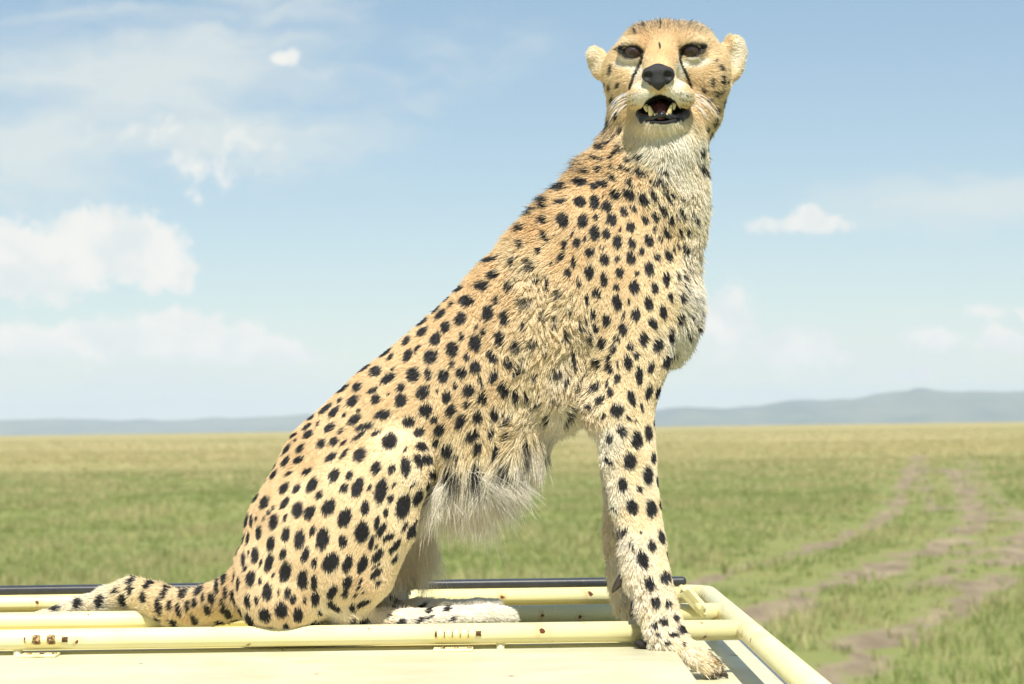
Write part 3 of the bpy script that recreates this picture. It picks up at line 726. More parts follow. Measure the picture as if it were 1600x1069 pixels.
crop(520,800,Z5,"88,232,52,36,-18;250,155,88,58,10;372,75,58,22,8;410,135,68,28,28;600,108,48,18,30;660,150,60,32,15;690,75,35,10,25;330,240,58,20,15;470,198,55,28,60;525,272,75,26,38;365,280,25,10,40;375,352,68,30,40;125,415,72,42,22;255,425,78,40,15;522,380,40,18,45;365,435,42,10,55;365,500,60,25,50;130,570,58,42,25;380,580,32,20,40;240,568,22,14,45;265,650,20,12,40;110,665,40,26,20;195,680,30,12,50;230,610,22,10,60;265,748,58,24,62;165,785,42,28,40;150,900,32,22,40;240,910,62,22,65;510,700,32,20,-70;515,795,40,15,80;720,800,42,18,65;785,825,26,20,70;932,780,25,9,90;935,820,30,16,90;550,925,50,26,60;455,870,25,14,30;715,900,45,18,60;790,882,30,10,70;985,892,28,18,0")
crop(480,480,Z5,"1020,20,45,10,45;845,270,48,24,35;720,270,35,12,55;660,320,30,10,60;670,365,62,22,55;715,400,38,18,40;850,395,58,35,25;500,500,60,20,60;590,525,45,42,40;735,500,25,14,50;905,555,58,50,10;690,582,72,36,65;435,655,45,35,60;325,665,60,22,55;560,680,42,22,55;795,662,42,32,50;980,692,58,46,30;588,755,42,38,0;397,770,58,38,45;288,765,28,18,55;690,712,22,12,60;172,835,65,22,52;235,862,58,30,45;795,765,56,50,10;995,848,58,52,20;648,885,65,38,75;405,925,62,34,52;852,942,55,46,70;323,888,25,18,30;442,852,18,12,40;60,905,45,14,50")
crop(640,440,Z5,"375,45,30,12,60;435,40,45,26,45;335,120,38,18,45;370,178,30,16,20;245,210,45,22,45;278,258,55,28,50;490,142,55,50,60;635,15,52,36,90;745,130,42,24,0;445,292,58,40,20;670,238,66,52,-5;815,278,60,40,12;970,155,48,40,10;135,322,48,20,50;25,385,50,16,50;125,405,52,32,48;318,358,50,42,35;230,462,52,40,25;640,398,34,24,20;572,352,22,22,0;450,440,38,20,0;570,485,66,52,-5;768,450,55,42,-20;965,350,35,18,-15;80,540,40,18,45;375,550,60,54,5;188,605,60,54,5;695,600,52,38,-10;908,508,50,42,0;1040,485,38,30,-10;490,615,38,20,-5;805,655,45,34,-10;370,668,28,27,0;555,688,50,40,15;447,742,48,44,10;295,765,55,50,10;915,700,60,44,-15;708,770,55,42,-10;585,790,26,16,-10;608,840,36,17,-15;172,755,48,26,-5;237,885,28,14,0;392,850,30,18,-10;800,880,58,42,-15;885,935,50,28,5;972,935,45,26,35;318,945,56,44,15;508,888,55,46,10;618,955,48,38,5;498,1010,35,26,20;1050,760,40,24,0")
crop(640,600,Z5,"358,210,52,38,25;440,292,62,38,30;570,245,42,32,15;705,222,55,42,15;790,205,28,12,15;835,275,62,36,20;672,375,48,28,35;525,395,55,40,35;568,505,48,34,30;730,515,60,42,5;840,420,28,12,20;962,295,25,14,0;970,495,55,28,-10;375,645,68,45,60;560,655,50,40,30;855,610,45,28,-15;740,715,55,48,-15;540,795,65,35,-50;380,785,30,22,0;310,860,35,25,-30;940,790,55,30,0;800,880,36,24,-10;450,950,45,25,-30;975,690,40,20,10;250,1000,60,40,-40")
crop(760,260,Z5,"890,25,30,20,-40;988,12,26,22,-10;565,20,38,18,80;685,45,20,14,50;480,75,22,10,-45;560,100,40,18,80;825,112,48,30,-80;660,150,50,36,75;915,155,30,24,-60;475,205,42,16,70;370,220,34,14,-50;340,275,40,15,-70;550,295,48,34,18;660,275,30,20,60;790,285,46,40,-60;912,285,56,36,-5;435,355,40,32,30;290,405,48,24,-20;520,430,34,30,-10;660,430,56,40,-8;815,440,55,44,8;928,410,24,22,0;985,235,10,10,0;340,490,38,26,30;215,510,45,28,-40;130,535,25,14,-60;520,575,60,20,-10;730,540,32,10,10;920,540,64,40,-3;602,552,15,12,0;668,635,46,22,5;770,615,44,32,8;835,590,25,12,0;975,662,28,12,85;330,625,40,30,10;60,640,40,20,-50;460,690,28,18,0;872,700,44,34,5;640,745,40,20,25;740,780,46,20,0;380,800,50,38,-20;235,775,40,26,15;70,760,60,24,80;865,865,58,36,-5;695,865,30,28,-10;90,885,45,30,40;775,945,30,24,0;420,920,45,16,60;515,945,60,22,15;200,970,48,32,5;625,1045,28,24,0;925,1040,36,34,-20;850,1060,22,14,0;565,800,25,10,10")
crop(920,200,Z5,"45,60,30,18,-40;105,10,25,14,0;45,140,32,16,-60;150,135,26,22,-40;195,100,24,12,70;305,138,34,20,-40;250,188,20,16,-30;220,228,20,14,-60;110,235,48,15,-65;360,225,28,16,-50;452,212,32,22,-60;325,312,36,18,-50;230,310,30,12,-50;130,328,34,24,-5;35,342,26,22,-50;415,335,36,24,-60;465,335,48,18,-55;232,395,36,22,-25;355,432,36,16,-30;605,405,38,24,-25;545,430,36,13,-50;625,320,32,10,-40;945,300,38,18,-60;140,450,42,28,-80;345,530,46,34,-25;235,537,42,36,-35;450,565,56,30,-15;535,520,44,24,-12;660,545,70,12,-38;700,525,25,14,-50;795,545,30,12,-70;780,670,55,13,-28;612,645,42,24,-25;545,710,42,28,-40;370,662,30,22,-35;298,685,46,28,-20;162,640,46,40,10;200,750,54,42,-8;130,552,12,12,0;685,738,30,24,-30;465,748,42,28,-40;352,810,50,34,-15;550,822,25,12,-50;655,852,50,28,-25;765,850,42,15,-15;740,715,30,12,-25;820,830,40,14,-10;605,905,32,18,-25;505,918,50,38,-20;155,870,48,32,-10;245,938,58,40,-5;365,948,42,28,-20;445,1015,34,22,-5;870,715,40,22,-40;980,570,22,14,0;750,960,30,12,-25;820,975,50,18,-25;710,990,28,12,-15;935,155,22,18,0;1000,155,30,12,0;270,835,20,10,0")
crop(920,380,Z5,"135,118,50,40,-5;245,120,32,26,80;360,110,55,40,-3;562,88,32,28,-20;655,82,48,32,-5;265,235,46,36,-8;130,288,56,32,-8;502,190,58,38,0;405,238,20,20,0;648,280,60,30,-3;735,248,52,11,0;825,180,40,12,-50;795,245,35,14,-40;235,355,28,26,0;380,352,56,42,0;550,360,46,32,-10;790,330,40,10,-25;680,432,38,22,8;755,432,38,20,-5;75,400,50,20,-25;235,475,60,38,-15;330,470,22,14,0;497,488,60,36,-18;612,555,55,30,-3;397,580,50,38,-12;750,595,44,26,10;40,565,30,22,0;155,620,52,32,-18;295,585,25,14,0;525,655,44,32,-15;295,695,56,34,-5;675,732,58,30,-5;65,680,52,24,-25;445,785,60,36,0;565,830,60,42,15;340,845,32,30,0;245,780,32,24,-10;122,815,50,30,-8;218,855,46,22,-5;388,920,28,24,0;640,950,62,24,25;700,905,35,16,50;318,980,62,34,-8;90,975,48,26,-25;187,945,35,20,0;185,1030,45,22,-8;522,1010,44,30,10;420,1055,34,30,0;240,995,24,8,0;825,720,45,16,-20;860,570,45,14,-10;900,410,36,14,-20;960,490,35,10,-40;940,560,42,14,-10;905,670,25,10,-30")
crop(780,420,Z5,"360,360,45,24,10;475,415,55,20,5;555,520,60,20,5;600,330,40,14,0;505,190,30,26,0;620,200,26,10,0;735,235,40,18,-10;790,355,30,24,0;715,400,40,16,0;655,455,40,14,5;725,560,60,24,-15;405,650,50,18,-15;625,735,60,18,-5;480,840,50,34,60;560,900,46,18,0;740,810,50,16,-10;680,940,50,24,0")
crop(780,600,Z5,"340,120,48,36,20;480,95,40,20,90;420,270,38,24,0;570,250,60,22,5;440,490,40,30,60")
crop(880,560,Z5,"632,135,68,30,0;450,150,44,24,8;370,185,35,12,0;285,203,36,32,50;388,235,24,10,10;405,270,32,22,25;325,315,40,30,40;225,282,24,7,-80;225,365,40,16,-60;330,450,26,20,0;445,420,56,52,0;565,315,64,32,-15;710,265,62,28,15;790,255,52,24,15;655,385,50,14,-25;860,20,30,22,20;480,585,40,34,-30;385,632,46,36,-25;605,668,72,46,-5;708,605,66,34,0;768,515,40,22,0;540,485,24,10,-60;550,845,72,54,-10;700,965,74,46,-3;750,815,46,24,0;795,735,55,14,5;795,1005,55,24,-5;375,830,40,14,-50;300,985,20,16,-40;590,500,15,10,0")
crop(900,740,Z5,"390,65,62,32,-12;520,115,28,24,0;460,260,68,42,-20;620,280,72,48,0;700,240,44,16,-8;270,100,32,14,-20;380,465,50,36,50;630,585,48,34,-10;708,520,55,26,-12;735,400,34,8,-5;762,665,40,10,-10;545,695,68,38,-18;470,570,45,10,-18;385,690,46,20,-10;610,900,56,40,-15;742,855,46,46,-60;325,265,30,10,-40;540,480,15,12,0")
crop(920,870,5.371,"560,365,52,38,-20;662,385,34,26,-10;632,530,38,34,-50;555,555,28,22,-10;722,495,28,22,-20;768,600,40,36,-60;700,640,36,20,-80;578,630,28,20,-10;652,710,28,16,-80;780,730,18,14,0")
crop(80,880,5.333,"60,370,52,24,90;250,345,45,45,0;435,325,65,42,12;625,305,65,40,-15;795,278,50,34,-5;685,205,36,28,0;700,150,48,14,80;565,215,30,22,60;890,125,50,16,85;845,180,38,26,70;1030,152,34,18,-70;985,240,38,30,0;965,190,25,10,70;1145,240,48,28,60;1265,215,55,16,60;1290,260,36,22,10;1015,330,35,26,10;920,360,75,32,-8;1085,360,52,30,5;1165,330,45,28,20;1220,305,45,24,20;1320,375,52,36,-10;1205,460,50,45,-40;1355,270,50,30,-10;910,490,45,32,-30;1050,490,58,32,-20")
NBODY = len(SPOTS)
# cheeks, brow and nape
crop(880,0,3.565,"270,475,16,8,0;315,470,14,8,30;285,540,16,8,0;305,555,14,9,0;310,620,14,9,0;330,690,17,10,0;280,380,26,8,8;345,520,10,7,0;235,470,14,7,0;850,370,17,13,-20;868,432,24,11,0;808,448,14,9,0;832,515,16,12,0;862,505,14,10,0;790,547,11,9,0;845,598,15,12,0;885,580,18,10,0;838,660,20,12,0;790,695,14,9,0;770,490,12,8,0;830,725,14,8,0;765,815,20,12,0;808,820,22,8,0;775,910,26,13,-50;820,340,10,6,0;900,455,12,8,0;540,155,24,5,0;415,185,16,6,0;470,150,20,5,0;538,262,20,5,0;680,155,18,5,0;615,150,14,5,0;250,640,16,24,40;210,705,18,26,30;165,755,18,28,30;108,820,22,26,30;240,800,20,14,30;340,805,24,12,-30;310,838,14,10,0;380,860,18,12,-40;445,855,20,16,0;300,730,14,10,0;270,780,18,10,60;175,800,20,12,60;60,860,26,22,30;20,905,24,20,30")
FACE0 = NBODY
sp3 = []
for i, (x, y, L, Wd, an) in enumerate(SPOTS):
    hit = None
    for ox, oy in ((0, 0), (3, 3), (6, 5), (-4, 5), (9, 8), (0, -6), (14, 12), (-8, -8)):
        d = ray(x + ox, y + oy); q = bvh.ray_cast(Vector(cam_loc), Vector(d))
        if q[0] is not None: hit = q; break
    if hit is None: continue
    p = np.array(hit[0]); m = 1 + p[1] / DIST
    lx, ly = lateral(p)
    sp3.append((lx[0] - ox, ly[0] - oy, p[1], L * m, Wd * m, math.radians(an), i >= FACE0))
sp3 = np.array(sp3)

TEARS = [np.array([(437,285),(440,330),(428,372),(398,418),(382,465),(378,492)]) / 3.565 + [880, 0],
         np.array([(652,285),(648,335),(660,378),(684,420),(700,462),(704,480)]) / 3.565 + [880, 0]]
def poly_d(px_, py_, pts):
    q = np.column_stack([px_, py_]); d = np.full(len(q), 1e9)
    for a_, b_ in zip(pts[:-1], pts[1:]): d = np.minimum(d, seg_dist(q, a_, b_))
    return d
def view_xy(p):
    d = p - cam_loc; w = d @ fwd
    return W / 2 + F * (d @ right) / w, H / 2 - F * (d @ up) / w
TAW, CRM, WHT, BLK = np.array([.75, .535, .285]), np.array([.86, .725, .475]), np.array([.88, .83, .71]), np.array([.027, .0265, .028])
def head_mask(p, lx, ly):
    e = np.sqrt(((lx - 1043) / (122 + 24 * sstep(150, 125, ly))) ** 2 + ((ly - 112) / 112) ** 2)
    return 1 - sstep(.86, 1.08, e)
def coat(p, n, jit):
    """pigment at skin points: rgb, chart row, head mask, hairless mask"""
    lx, ly = lateral(p); ch = chart(lx, ly, p[:, 1])
    hm = head_mask(p, lx, ly)
    mott = snoise(p, 22, 51) * .5 + snoise(p, 60, 52) * .35
    w = ch[:, 5] + .05 + .10 * mott
    # underside and inside of the limbs are paler
    w = w + .25 * sstep(.2, .9, -n[:, 2]) * (1 - hm)
    # face: light below the eyes, muzzle, chin and throat; tawny brow
    fx, fy = view_xy(p)
    wf = .34 + .58 * sstep(165, 205, fy) * np.exp(-((fx - 1040) / 52) ** 2)
    for (cx, cy, rx, ry, s_) in ((984, 99, 22, 11, .85), (1083, 98, 24, 10, .85), (996, 112, 12, 16, .75), (1062, 112, 11, 16, .75), (1004, 130, 18, 15, .6), (1054, 130, 18, 15, .6), (1009, 152, 28, 14, .72), (1055, 150, 29, 14, .72), (1042, 230, 58, 42, .72),
                                 (986, 68, 20, 7, .4), (1082, 66, 22, 7, .4), (1152, 85, 18, 36, .6), (928, 95, 18, 26, .55)):
        wf = np.maximum(wf, .25 + s_ * (1 - sstep(.55, 1.15, np.hypot((fx - cx) / rx, (fy - cy) / ry))))
    wf = wf - .30 * (1 - sstep(.6, 1.2, np.hypot((fx - 1036) / 55, (fy - 62) / 28))) - .2 * (1 - sstep(.5, 1.1, np.hypot((fx - 1033) / 24, (fy - 95) / 22))) + .06 * mott
    w = np.clip(w * (1 - hm) + wf * hm, 0, 1)
    c = np.where(w[:, None] < .5, TAW + (CRM - TAW) * (w[:, None] * 2), CRM + (WHT - CRM) * (w[:, None] * 2 - 1))
    # dark hair tips scattered through the matted flank, the mane and the legs
    dirtf = sstep(.55, 1.0, ch[:, 4]) * (1 - hm) * (1 - .65 * sstep(26, 45, ch[:, 2])) * (1 - .85 * (p[:, 1] > .015))
    c = c * (1 - .20 * np.clip(dirtf * (mott + .35 + jit * .5), 0, 1))[:, None]
    # spots
    dark = np.zeros(len(p))
    far = (n[:, 1] > .15) & (p[:, 1] > -.01)
    yy = np.where(far, -p[:, 1], p[:, 1])
    order = np.argsort(lx); lxs = lx[order]
    wob = 1 + .05 * snoise(p, 60, 53) + .07 * jit
    for (sx, sy, syy, L, Wd, an, isf) in sp3:
        R = max(L, Wd) * 1.5
        i0, i1 = np.searchsorted(lxs, (sx - R, sx + R)); k = order[i0:i1]
        k = k[np.abs(ly[k] - sy) < R]
        if not len(k): continue
        dx, dy = lx[k] - sx, -(ly[k] - sy)
        u = dx * math.sin(an) + dy * math.cos(an); v = dx * math.cos(an) - dy * math.sin(an)
        gr = 1.10 + .14 * (sy < 330)
        e = np.hypot(u / (L * gr), v / (Wd * gr)) * wob[k]
        ok = np.abs(yy[k] - syy) < .075
        if isf: ok &= ~far[k]
        s_ = (1 - sstep(.82, 1.12, e)) * ok * (.95 if isf and sx > 925 else 1.0)
        dark[k] = np.maximum(dark[k], s_)
    dark *= 1 - .6 * sstep(34, 54, ch[:, 2]) * (1 - hm)
    # matting breaks the spots up
    dark *= 1 - .55 * np.clip(dirtf * (snoise(p, 45, 54) + .1 + .5 * jit), 0, 1)
    # face marks
    front = (n[:, 1] < .35) & (hm > .3)
    for t in TEARS:
        dark = np.maximum(dark, (1 - sstep(1.6, 2.7, poly_d(fx, fy, t))) * front)
    bare = np.zeros(len(p))
    for (x, y, d_, rx, ry, a_) in EYES:
        e = np.hypot((fx - x) / rx, (fy - y) / ry)
        s_ = 1 if x > 1030 else -1
        ex = np.hypot((fx - x - s_ * rx * 1.1) / 8, (fy - y + 4) / 3.4)
        dark = np.maximum(dark, (1 - sstep(1.2, 1.42, e)) * front); dark = np.maximum(dark, (1 - sstep(.7, 1.2, ex)) * front)
        bare = np.maximum(bare, (e < 1.22) & front)
    lip = np.hypot((fx - 1034) / 40, (fy - 178) / 17)
    low = (fy > 168 + 3 * np.cos((fx - 1034) / 12)) & (lip < 1.0) & front
    mouth = np.hypot((fx - 1032) / 27, (fy - 168) / 21) < 1.0
    dark = np.maximum(dark, (low | mouth) * front * 1.0)
    bare = np.maximum(bare, (low | mouth) & front)
    nz = (np.hypot((fx - 1028.5) / 22, (fy - 119) / 17) < 1) & front
    bare = np.maximum(bare, nz); dark = np.maximum(dark, nz * 1.0)
    # whisker rows
    for x0_, s_ in ((985, -1), (1072, 1)):
        for r_ in range(3):
            q = np.abs(fy - (148 + 8 * r_) - (fx - x0_) * .25 * s_)
            dark = np.maximum(dark, .6 * (1 - sstep(.8, 2.0, q)) * (np.abs(fx - x0_ + 2 * s_) < 9) * (np.sin(fx * 1.25 + r_) > .1) * front)
    pw = sstep(1042, 1066, lx) * sstep(1000, 1012, ly) * (p[:, 1] < -.08)
    dark = np.maximum(dark, pw * sstep(.25, .95, np.sin(p[:, 1] / SC * 2 * math.pi / 20.5 + 2.2) + .35 * jit + .5 * snoise(p, 70, 57)) * .85)
    dark = np.clip(dark, 0, 1)
    c = c * (1 - dark[:, None]) + BLK * dark[:, None]
    return c, ch, hm, bare, dark

# ---- skin
vc, ch, hm, bare, dark = coat(BV, BN, np.zeros(len(BV)))
skin_m, nt, b = material('cheetah_skin')
at = nt.node('ShaderNodeAttribute', attribute_name='coat')
nt.l.new(at.outputs['Color'], b.inputs['Base Color']); b.inputs['Roughness'].default_value = .75; b.inputs['Specular IOR Level'].default_value = .2
cheetah = mesh_obj('cheetah', BV, BF, skin_m, None, True, label='spotted cheetah sitting upright on the van roof with its mouth open', category='cheetah')
at_ = cheetah.data.attributes.new('coat', 'FLOAT_COLOR', 'POINT')
at_.data.foreach_set('color', np.column_stack([vc * .85, np.ones(len(vc))]).astype(np.float32).ravel())

# ---- fur
NH = 500000
tri = np.concatenate([BF[:, [0, 1, 2]], BF[:, [0, 2, 3]]])
ar = np.linalg.norm(np.cross(BV[tri[:, 1]] - BV[tri[:, 0]], BV[tri[:, 2]] - BV[tri[:, 0]]), axis=1) / 2
ty = BN[tri[:, 0], 1]
wgt = ar * (.35 + .65 * sstep(.6, -.1, ty)) * (1 + 1.7 * hm[tri[:, 0]] + .8 * sstep(24, 40, ch[tri[:, 0], 2]))
wgt = wgt / wgt.sum()
ti = rng.choice(len(tri), NH, p=wgt)
r1 = np.sqrt(rng.random(NH)); r2 = rng.random(NH)
ba = np.stack([1 - r1, r1 * (1 - r2), r1 * r2], 1)
root = np.einsum('ij,ijk->ik', ba, BV[tri[ti]]); nrm = np.einsum('ij,ijk->ik', ba, BN[tri[ti]]); nrm /= np.linalg.norm(nrm, axis=1)[:, None]
jit = rng.normal(0, 1, NH).clip(-2, 2)
hc, hch, hhm, hbare, hdark = coat(root, nrm, jit)
keep = hbare < .5
root, nrm, jit, hc, hch, hhm, hdark = (a[keep] for a in (root, nrm, jit, hc, hch, hhm, hdark))
n = len(root)
fx, fy = view_xy(root)
Dv = np.stack([hch[:, 0], np.zeros(n), -hch[:, 1]], 1)
# on the face the hair runs away from the nose
fd = np.stack([(fx - 1029) / 60, .55 + 0 * fx, -(fy - 112) / 60], 1)
fd /= np.linalg.norm(fd, axis=1)[:, None]
Dv = Dv * (1 - hhm[:, None]) + fd * hhm[:, None]
sw = np.stack([snoise(root, 14, 61 + k) for k in range(3)], 1)
Dv += sw * (.14 + .6 * hch[:, 4:5] * (1 - hhm[:, None])) + rng.normal(0, .08, (n, 3))
Dv -= nrm * np.einsum('ij,ij->i', Dv, nrm)[:, None]; Dv /= np.maximum(np.linalg.norm(Dv, axis=1), 1e-6)[:, None]
lf = 3.4 + 7.0 * sstep(.45, 1.0, np.hypot((fx - 1030) / 85, (fy - 120) / 85)) + 5 * sstep(175, 215, fy)
lf = np.where(((fx < 947) | (fx > 1136)) & (fy < 135), 5.0, lf)
lf = lf + 3 * sstep(60, 38, fy) * (np.abs(fx - 1042) < 85)
ln = (hch[:, 2] * (1 - hhm) + lf * hhm) * SC * np.exp(rng.normal(0, .22, n)).clip(.5, 1.7)
lift = hch[:, 3] * (1 - hhm) + (.22 + .35 * sstep(62, 40, fy)) * hhm + rng.normal(0, .07, n)
lift = np.clip(lift, .08, 1.2)
D0 = Dv * np.cos(lift)[:, None] + nrm * np.sin(lift)[:, None]
clump = hch[:, 4] * (1 - hhm) + .25 * hhm
# locks
nc = 19000
ci = rng.choice(n, nc, replace=False)
kd = kdtree.KDTree(nc)
for i, q in enumerate(ci): kd.insert(root[q], i)
kd.balance()
own = np.array([kd.find(q)[1] for q in root])
cr = rng.normal(0, .26, (nc, 3)) * clump[ci][:, None]
Dl = D0[ci] + cr; Dl /= np.linalg.norm(Dl, axis=1)[:, None]
tip_l = root[ci] + Dl * ln[ci][:, None]
NP = 5
s_ = np.linspace(0, 1, NP)
droop = .55 * hch[:, 4] * (1 - hhm) * sstep(14, 34, hch[:, 2])
curl = rng.normal(0, .12, (n, 3)) * (.4 + clump[:, None])
pts = np.zeros((n, NP, 3))
for k, t in enumerate(s_):
    q = root + D0 * (ln * t)[:, None] + (curl * ln[:, None]) * t * t
    q[:, 2] -= droop * ln * t * t
    pull = (clump ** 1.5 * .74 * t ** 1.2)[:, None]
    tgt = root[ci][own] + Dl[own] * (ln * t)[:, None]; tgt[:, 2] -= droop * ln * t * t
    pts[:, k] = q * (1 - pull) + tgt * pull
# hairs press against the skin instead of sinking into it
pts[:, 0] -= nrm * .0008
dirtf = sstep(.55, 1.0, hch[:, 4]) * (1 - hhm)
tipc = hc * (1 + .10 * jit[:, None] * (1 - hdark[:, None])) * (1 - .14 * dirtf[:, None] * (rng.random((n, 1)) < .35))
# the mane along the spine carries dark tips
lx_, ly_ = lateral(root)
mane = sstep(.62, .85, hch[:, 3]) * (hch[:, 5] < .3) * (lx_ < 965) * (1 - hhm)
crown = hhm * sstep(62, 42, fy)
dk = ((mane + crown * .8) * (rng.random(n) < .55))[:, None]
cols = np.zeros((n, NP, 4), np.float32); cols[..., 3] = 1
for k, t in enumerate(s_):
    q = hc * (.80 + .20 * min(1, t * 2)) * (1 - t) + tipc * t
    d_ = np.clip(dk * max(0, (t - .35) / .4), 0, .9)
    cols[:, k, :3] = np.clip(q * (1 - d_) + BLK * 2 * d_, .004, .92)
rad0 = (.00034 + .00012 * rng.random(n)) * np.where(hhm > .5, .75, 1) * (1 - .42 * sstep(.016, .036, ln))
rads = rad0[:, None] * np.array([1.0, 1.0, .9, .65, .18])[None]
def hair_obj(name, pts, rads, cols, mat, parent):
    hcu = bpy.data.hair_curves.new(name); m, q = pts.shape[:2]
    hcu.add_curves([q] * m)
    hcu.attributes['position'].data.foreach_set('vector', pts.astype(np.float32).ravel()) if 'position' in hcu.attributes else hcu.position_data.foreach_set('vector', pts.astype(np.float32).ravel())
    ra = hcu.attributes.get('radius') or hcu.attributes.new('radius', 'FLOAT', 'POINT')
    ra.data.foreach_set('value', rads.astype(np.float32).ravel())
    ca = hcu.attributes.new('coat', 'FLOAT_COLOR', 'POINT'); ca.data.foreach_set('color', cols.astype(np.float32).ravel())
    hcu.materials.append(mat)
    return link(bpy.data.objects.new(name, hcu), parent)
fur_m, nt, b = material('cheetah_fur')
at = nt.node('ShaderNodeAttribute', attribute_name='coat')
nt.l.new(at.outputs['Color'], b.inputs['Base Color']); b.inputs['Roughness'].default_value = .48; b.inputs['Specular IOR Level'].default_value = .35
tr = nt.node('ShaderNodeBsdfTranslucent'); nt.l.new(at.outputs['Color'], tr.inputs['Color'])
mxs = nt.node('ShaderNodeMixShader'); mxs.inputs[0].default_value = .25
nt.l.new(b.outputs[0], mxs.inputs[1]); nt.l.new(tr.outputs[0], mxs.inputs[2]); nt.l.new(mxs.outputs[0], nt.n['Material Output'].inputs[0])
hair_obj('fur', pts, rads, cols, fur_m, cheetah)
scene.cycles_curves.shape = 'RIBBONS'; scene.cycles_curves.subdivisions = 2

# ---- eyes, nose, mouth, teeth, claws, whiskers
def field_part(name, build, lo_px, hi_px, h, mat, parent=None, it=1):
    a_, b_ = P(*lo_px), P(*hi_px)
    f = Field(np.minimum(a_, b_) - .002, np.maximum(a_, b_) + .002, h); build(f)
    V_, Q_ = f.mesh()
    return mesh_obj(name, V_, Q_, mat, parent or cheetah, True)
def gloss(name, col, rough, bump=0, scale=600, coat_=0.0):
    m = plain(name, col, rough, 0, bump, scale)
    m.node_tree.nodes['Principled BSDF'].inputs['Coat Weight'].default_value = coat_; m.node_tree.nodes['Principled BSDF'].inputs['Coat Roughness'].default_value = .08
    return m
M_eye = gloss('eyeball_dark', (.014, .010, .008), .35, 0, 60, .1)
M_iris = gloss('iris_brown', (.042, .019, .012), .5, 0, 900, .3)
M_pup = gloss('pupil_black', (.018, .010, .008), .25, 0, 60, .35)
M_nose = gloss('nose_leather', (.017, .017, .019), .46, .9, 1400)
M_lip = gloss('lip_black', (.020, .021, .026), .30, .3, 500)
M_mouth = gloss('mouth_dark', (.030, .012, .011), .45, 0, 200)
M_tongue = gloss('tongue_dark', (.10, .032, .030), .4, .4, 800)
M_tooth = gloss('tooth_ivory', (.72, .60, .30), .3, 0, 400)
M_claw = gloss('claw_horn', (.05, .034, .024), .35, .3, 400)
M_pad = gloss('pad_leather', (.016, .012, .010), .85, .5, 500)
def cap(center, r, dirv, ang0, seg=24, rings=6, lift_=1.0):
    dirv = dirv / np.linalg.norm(dirv); a_ = np.cross(dirv, [0, 0, 1.0]); a_ /= np.linalg.norm(a_); b_ = np.cross(dirv, a_)
    V_ = [center + dirv * r * lift_]; Fc_ = []
    for i in range(1, rings + 1):
        t = ang0 * i / rings
        for k in range(seg):
            p_ = 2 * math.pi * k / seg
            V_.append(center + r * lift_ * (math.cos(t) * dirv + math.sin(t) * (math.cos(p_) * a_ + math.sin(p_) * b_)))
    for k in range(seg): Fc_.append((0, 1 + k, 1 + (k + 1) % seg))
    for i in range(rings - 1):
        for k in range(seg):
            Fc_.append((1 + i * seg + k, 1 + (i + 1) * seg + k, 1 + (i + 1) * seg + (k + 1) % seg, 1 + i * seg + (k + 1) % seg))
    return V_, Fc_
for (x, y, d, rx, ry, a_) in EYES:
    cc = P(x, y, d + 1.5); rr = 16.8 * SC
    V_, Fc_ = cap(cc, rr, np.array([0, -1.0, 0]), math.pi * .98, 28, 16)
    eye = mesh_obj('eye', V_, Fc_, M_eye, cheetah, True)
    look = cam_loc - cc + np.array([0.0, 0, -.10]); look = look / np.linalg.norm(look)
    V_, Fc_ = cap(cc, rr, look, 1.0, 28, 6, 1.012); mesh_obj('iris', V_, Fc_, M_iris, eye, True)
    V_, Fc_ = cap(cc, rr, look, .30, 20, 4, 1.022); mesh_obj('pupil', V_, Fc_, M_pup, eye, True)
def nose(f):
    f.ell((1028.5, 111, -134), (23, 8, 14), .003)
    f.ell((1014, 118, -139), (11.5, 11, 9), .004, rot=.3); f.ell((1043, 117, -139), (11.5, 11, 9), .004, rot=-.3)
    f.chain([(1028.5, 115, -141, 16, 8), (1028.5, 127, -140, 12, 7), (1029, 139, -134, 3, 5)], .004)
    f.ell((1011.5, 119, -151), (9.2, 8.2, 11), .0015, rot=.6, sub=True); f.ell((1046, 118, -151), (9.4, 8.2, 11), .0015, rot=-.6, sub=True)
    f.ell((1028.6, 128, -152), (1.0, 12, 4), .001, sub=True)
field_part('nose', nose, (995, 90, -170), (1065, 150, -110), .0010, M_nose)
def lower_lip(f):
    f.chain([(998, 170, -66, 3, 6), (1002, 178, -82, 8, 4), (1008, 186, -97, 9.5, 4), (1020, 182.5, -112, 5, 4), (1034, 179.5, -118, 3.4, 4), (1048, 182.5, -112, 5, 4), (1059, 186, -97, 9.5, 4), (1070, 177, -82, 8, 4), (1074, 169, -66, 3, 6)], 0)
field_part('lower_lip', lower_lip, (985, 155, -145), (1085, 205, -50), .0012, M_lip)
field_part('mouth_lining', lambda f: f.ell((1033, 168, -66), (34, 19, 20), 0), (985, 140, -100), (1085, 200, -40), .0016, M_mouth)
field_part('tongue', lambda f: f.chain([(1032, 172, -80, 15, 12), (1032, 176, -100, 14, 10), (1032, 179, -112, 10, 7)], 0), (1010, 155, -130), (1055, 195, -60), .0012, M_tongue)
def tooth(x0_, y0_, d0, x1_, y1_, d1, r):
    a_, b_ = P(x0_, y0_, d0), P(x1_, y1_, d1)
    pts_ = [a_ + (b_ - a_) * t for t in (0, .35, .7, .92, 1)]
    tube_obj('tooth', pts_, [r * SC * q for q in (1, .9, .62, .3, .08)], M_tooth, cheetah, seg=12)
tooth(1018.5, 181, -112, 1014, 165, -118, 4.6); tooth(1044.5, 181, -112, 1049, 163.5, -118, 4.4)
tooth(1008.5, 165, -110, 1011, 175, -116, 4.0); tooth(1053, 162, -112, 1053, 172, -116, 3.6)
for k in range(6): tooth(1023 + k * 3.8, 180.5, -117, 1023 + k * 3.8, 176.5, -118, 1.7)
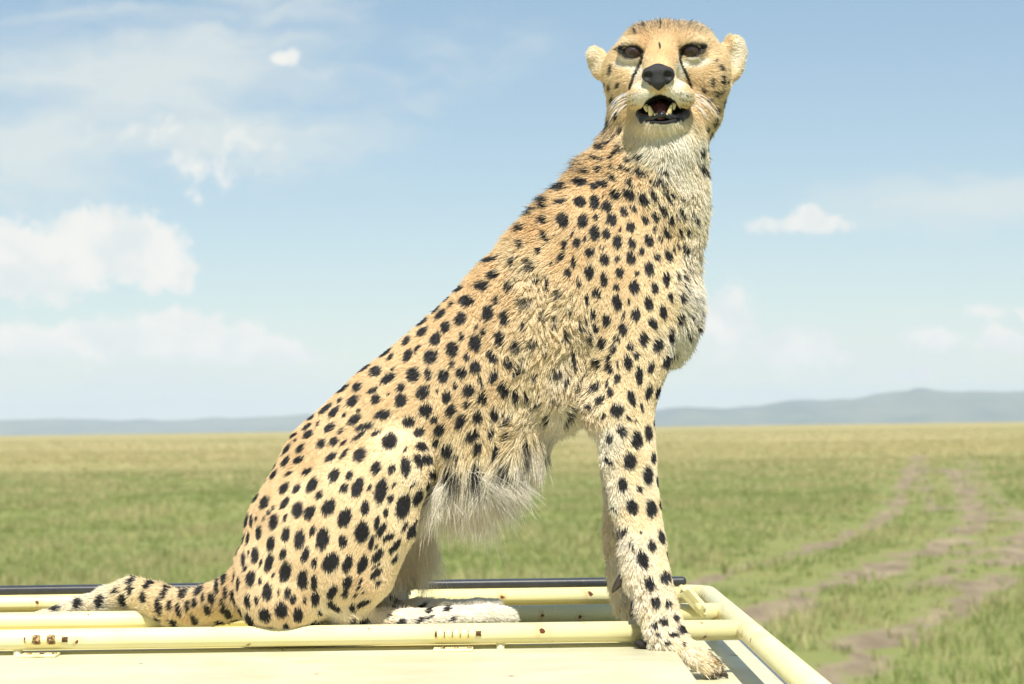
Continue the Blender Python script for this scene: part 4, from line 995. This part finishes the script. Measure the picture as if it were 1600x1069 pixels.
def claw(x, y, d, dx, dy, dd, L, r, mat=None, name='claw'):
    a_ = P(x, y, d); v = np.array([dx, dd, -dy], float); v /= np.linalg.norm(v)
    pts_ = [a_ + v * L * SC * t + np.array([0, 0, -1.0]) * L * SC * .35 * t * t for t in (0, .3, .6, .85, 1)]
    tube_obj(name, pts_, [r * SC * q for q in (1, .95, .7, .4, .1)], mat or M_claw, cheetah, seg=10)
for (x, y, d) in ((1110, 1047, -191), (1122, 1049, -169), (1122, 1045, -147), (1111, 1038, -129)): claw(x, y, d, .85, .3, -.15, 16, 4.4)
claw(976, 902, -104, -.8, .6, -.1, 25, 8.5, None, 'dewclaw'); claw(996, 938, -116, -.55, .8, -.1, 22, 7.5, None, 'dewclaw')
def pad_(f):
    f.ell((1011, 1009, -136), (21, 7.5, 18), .003, rot=math.radians(-14))
field_part('paw_pad', pad_, (975, 990, -175), (1050, 1030, -100), .0016, M_pad)
field_part('toe_pad', lambda f: f.ell((1112, 1052, -184), (10, 7, 9), 0), (1095, 1035, -200), (1130, 1066, -165), .0012, M_pad)
# whiskers
wh = []
for sgn, x0_ in ((1, 1068), (-1, 990)):
    for r_ in range(3):
        for k in range(4):
            a_ = P(x0_ + sgn * (k * 2.0 - 4), 146 + r_ * 8 + k * 1.5, -100 + k * 5)
            L = (40 + 34 * rng.random()) * SC * (1 if sgn > 0 else .8)
            v = np.array([sgn * (.35 + .25 * rng.random()), -.25 * rng.random(), -.75 - .3 * rng.random()])
            v /= np.linalg.norm(v)
            c0 = np.array([sgn * .75, -.35, .05])
            q = [a_]; st = L / 6
            for j in range(6):
                dirn = c0 * (1 - j / 5) + v * (j / 5); dirn /= np.linalg.norm(dirn); q.append(q[-1] + dirn * st)
            wh.append(q)
wh = np.array(wh); wr = np.tile(1.25 * np.array([.00030, .00028, .00026, .00024, .0002, .00014, .00005]), (len(wh), 1))
wc = np.full(wh.shape[:2] + (4,), .85, np.float32); wc[..., 3] = 1
hair_obj('whiskers', wh, wr, wc, fur_m, cheetah)
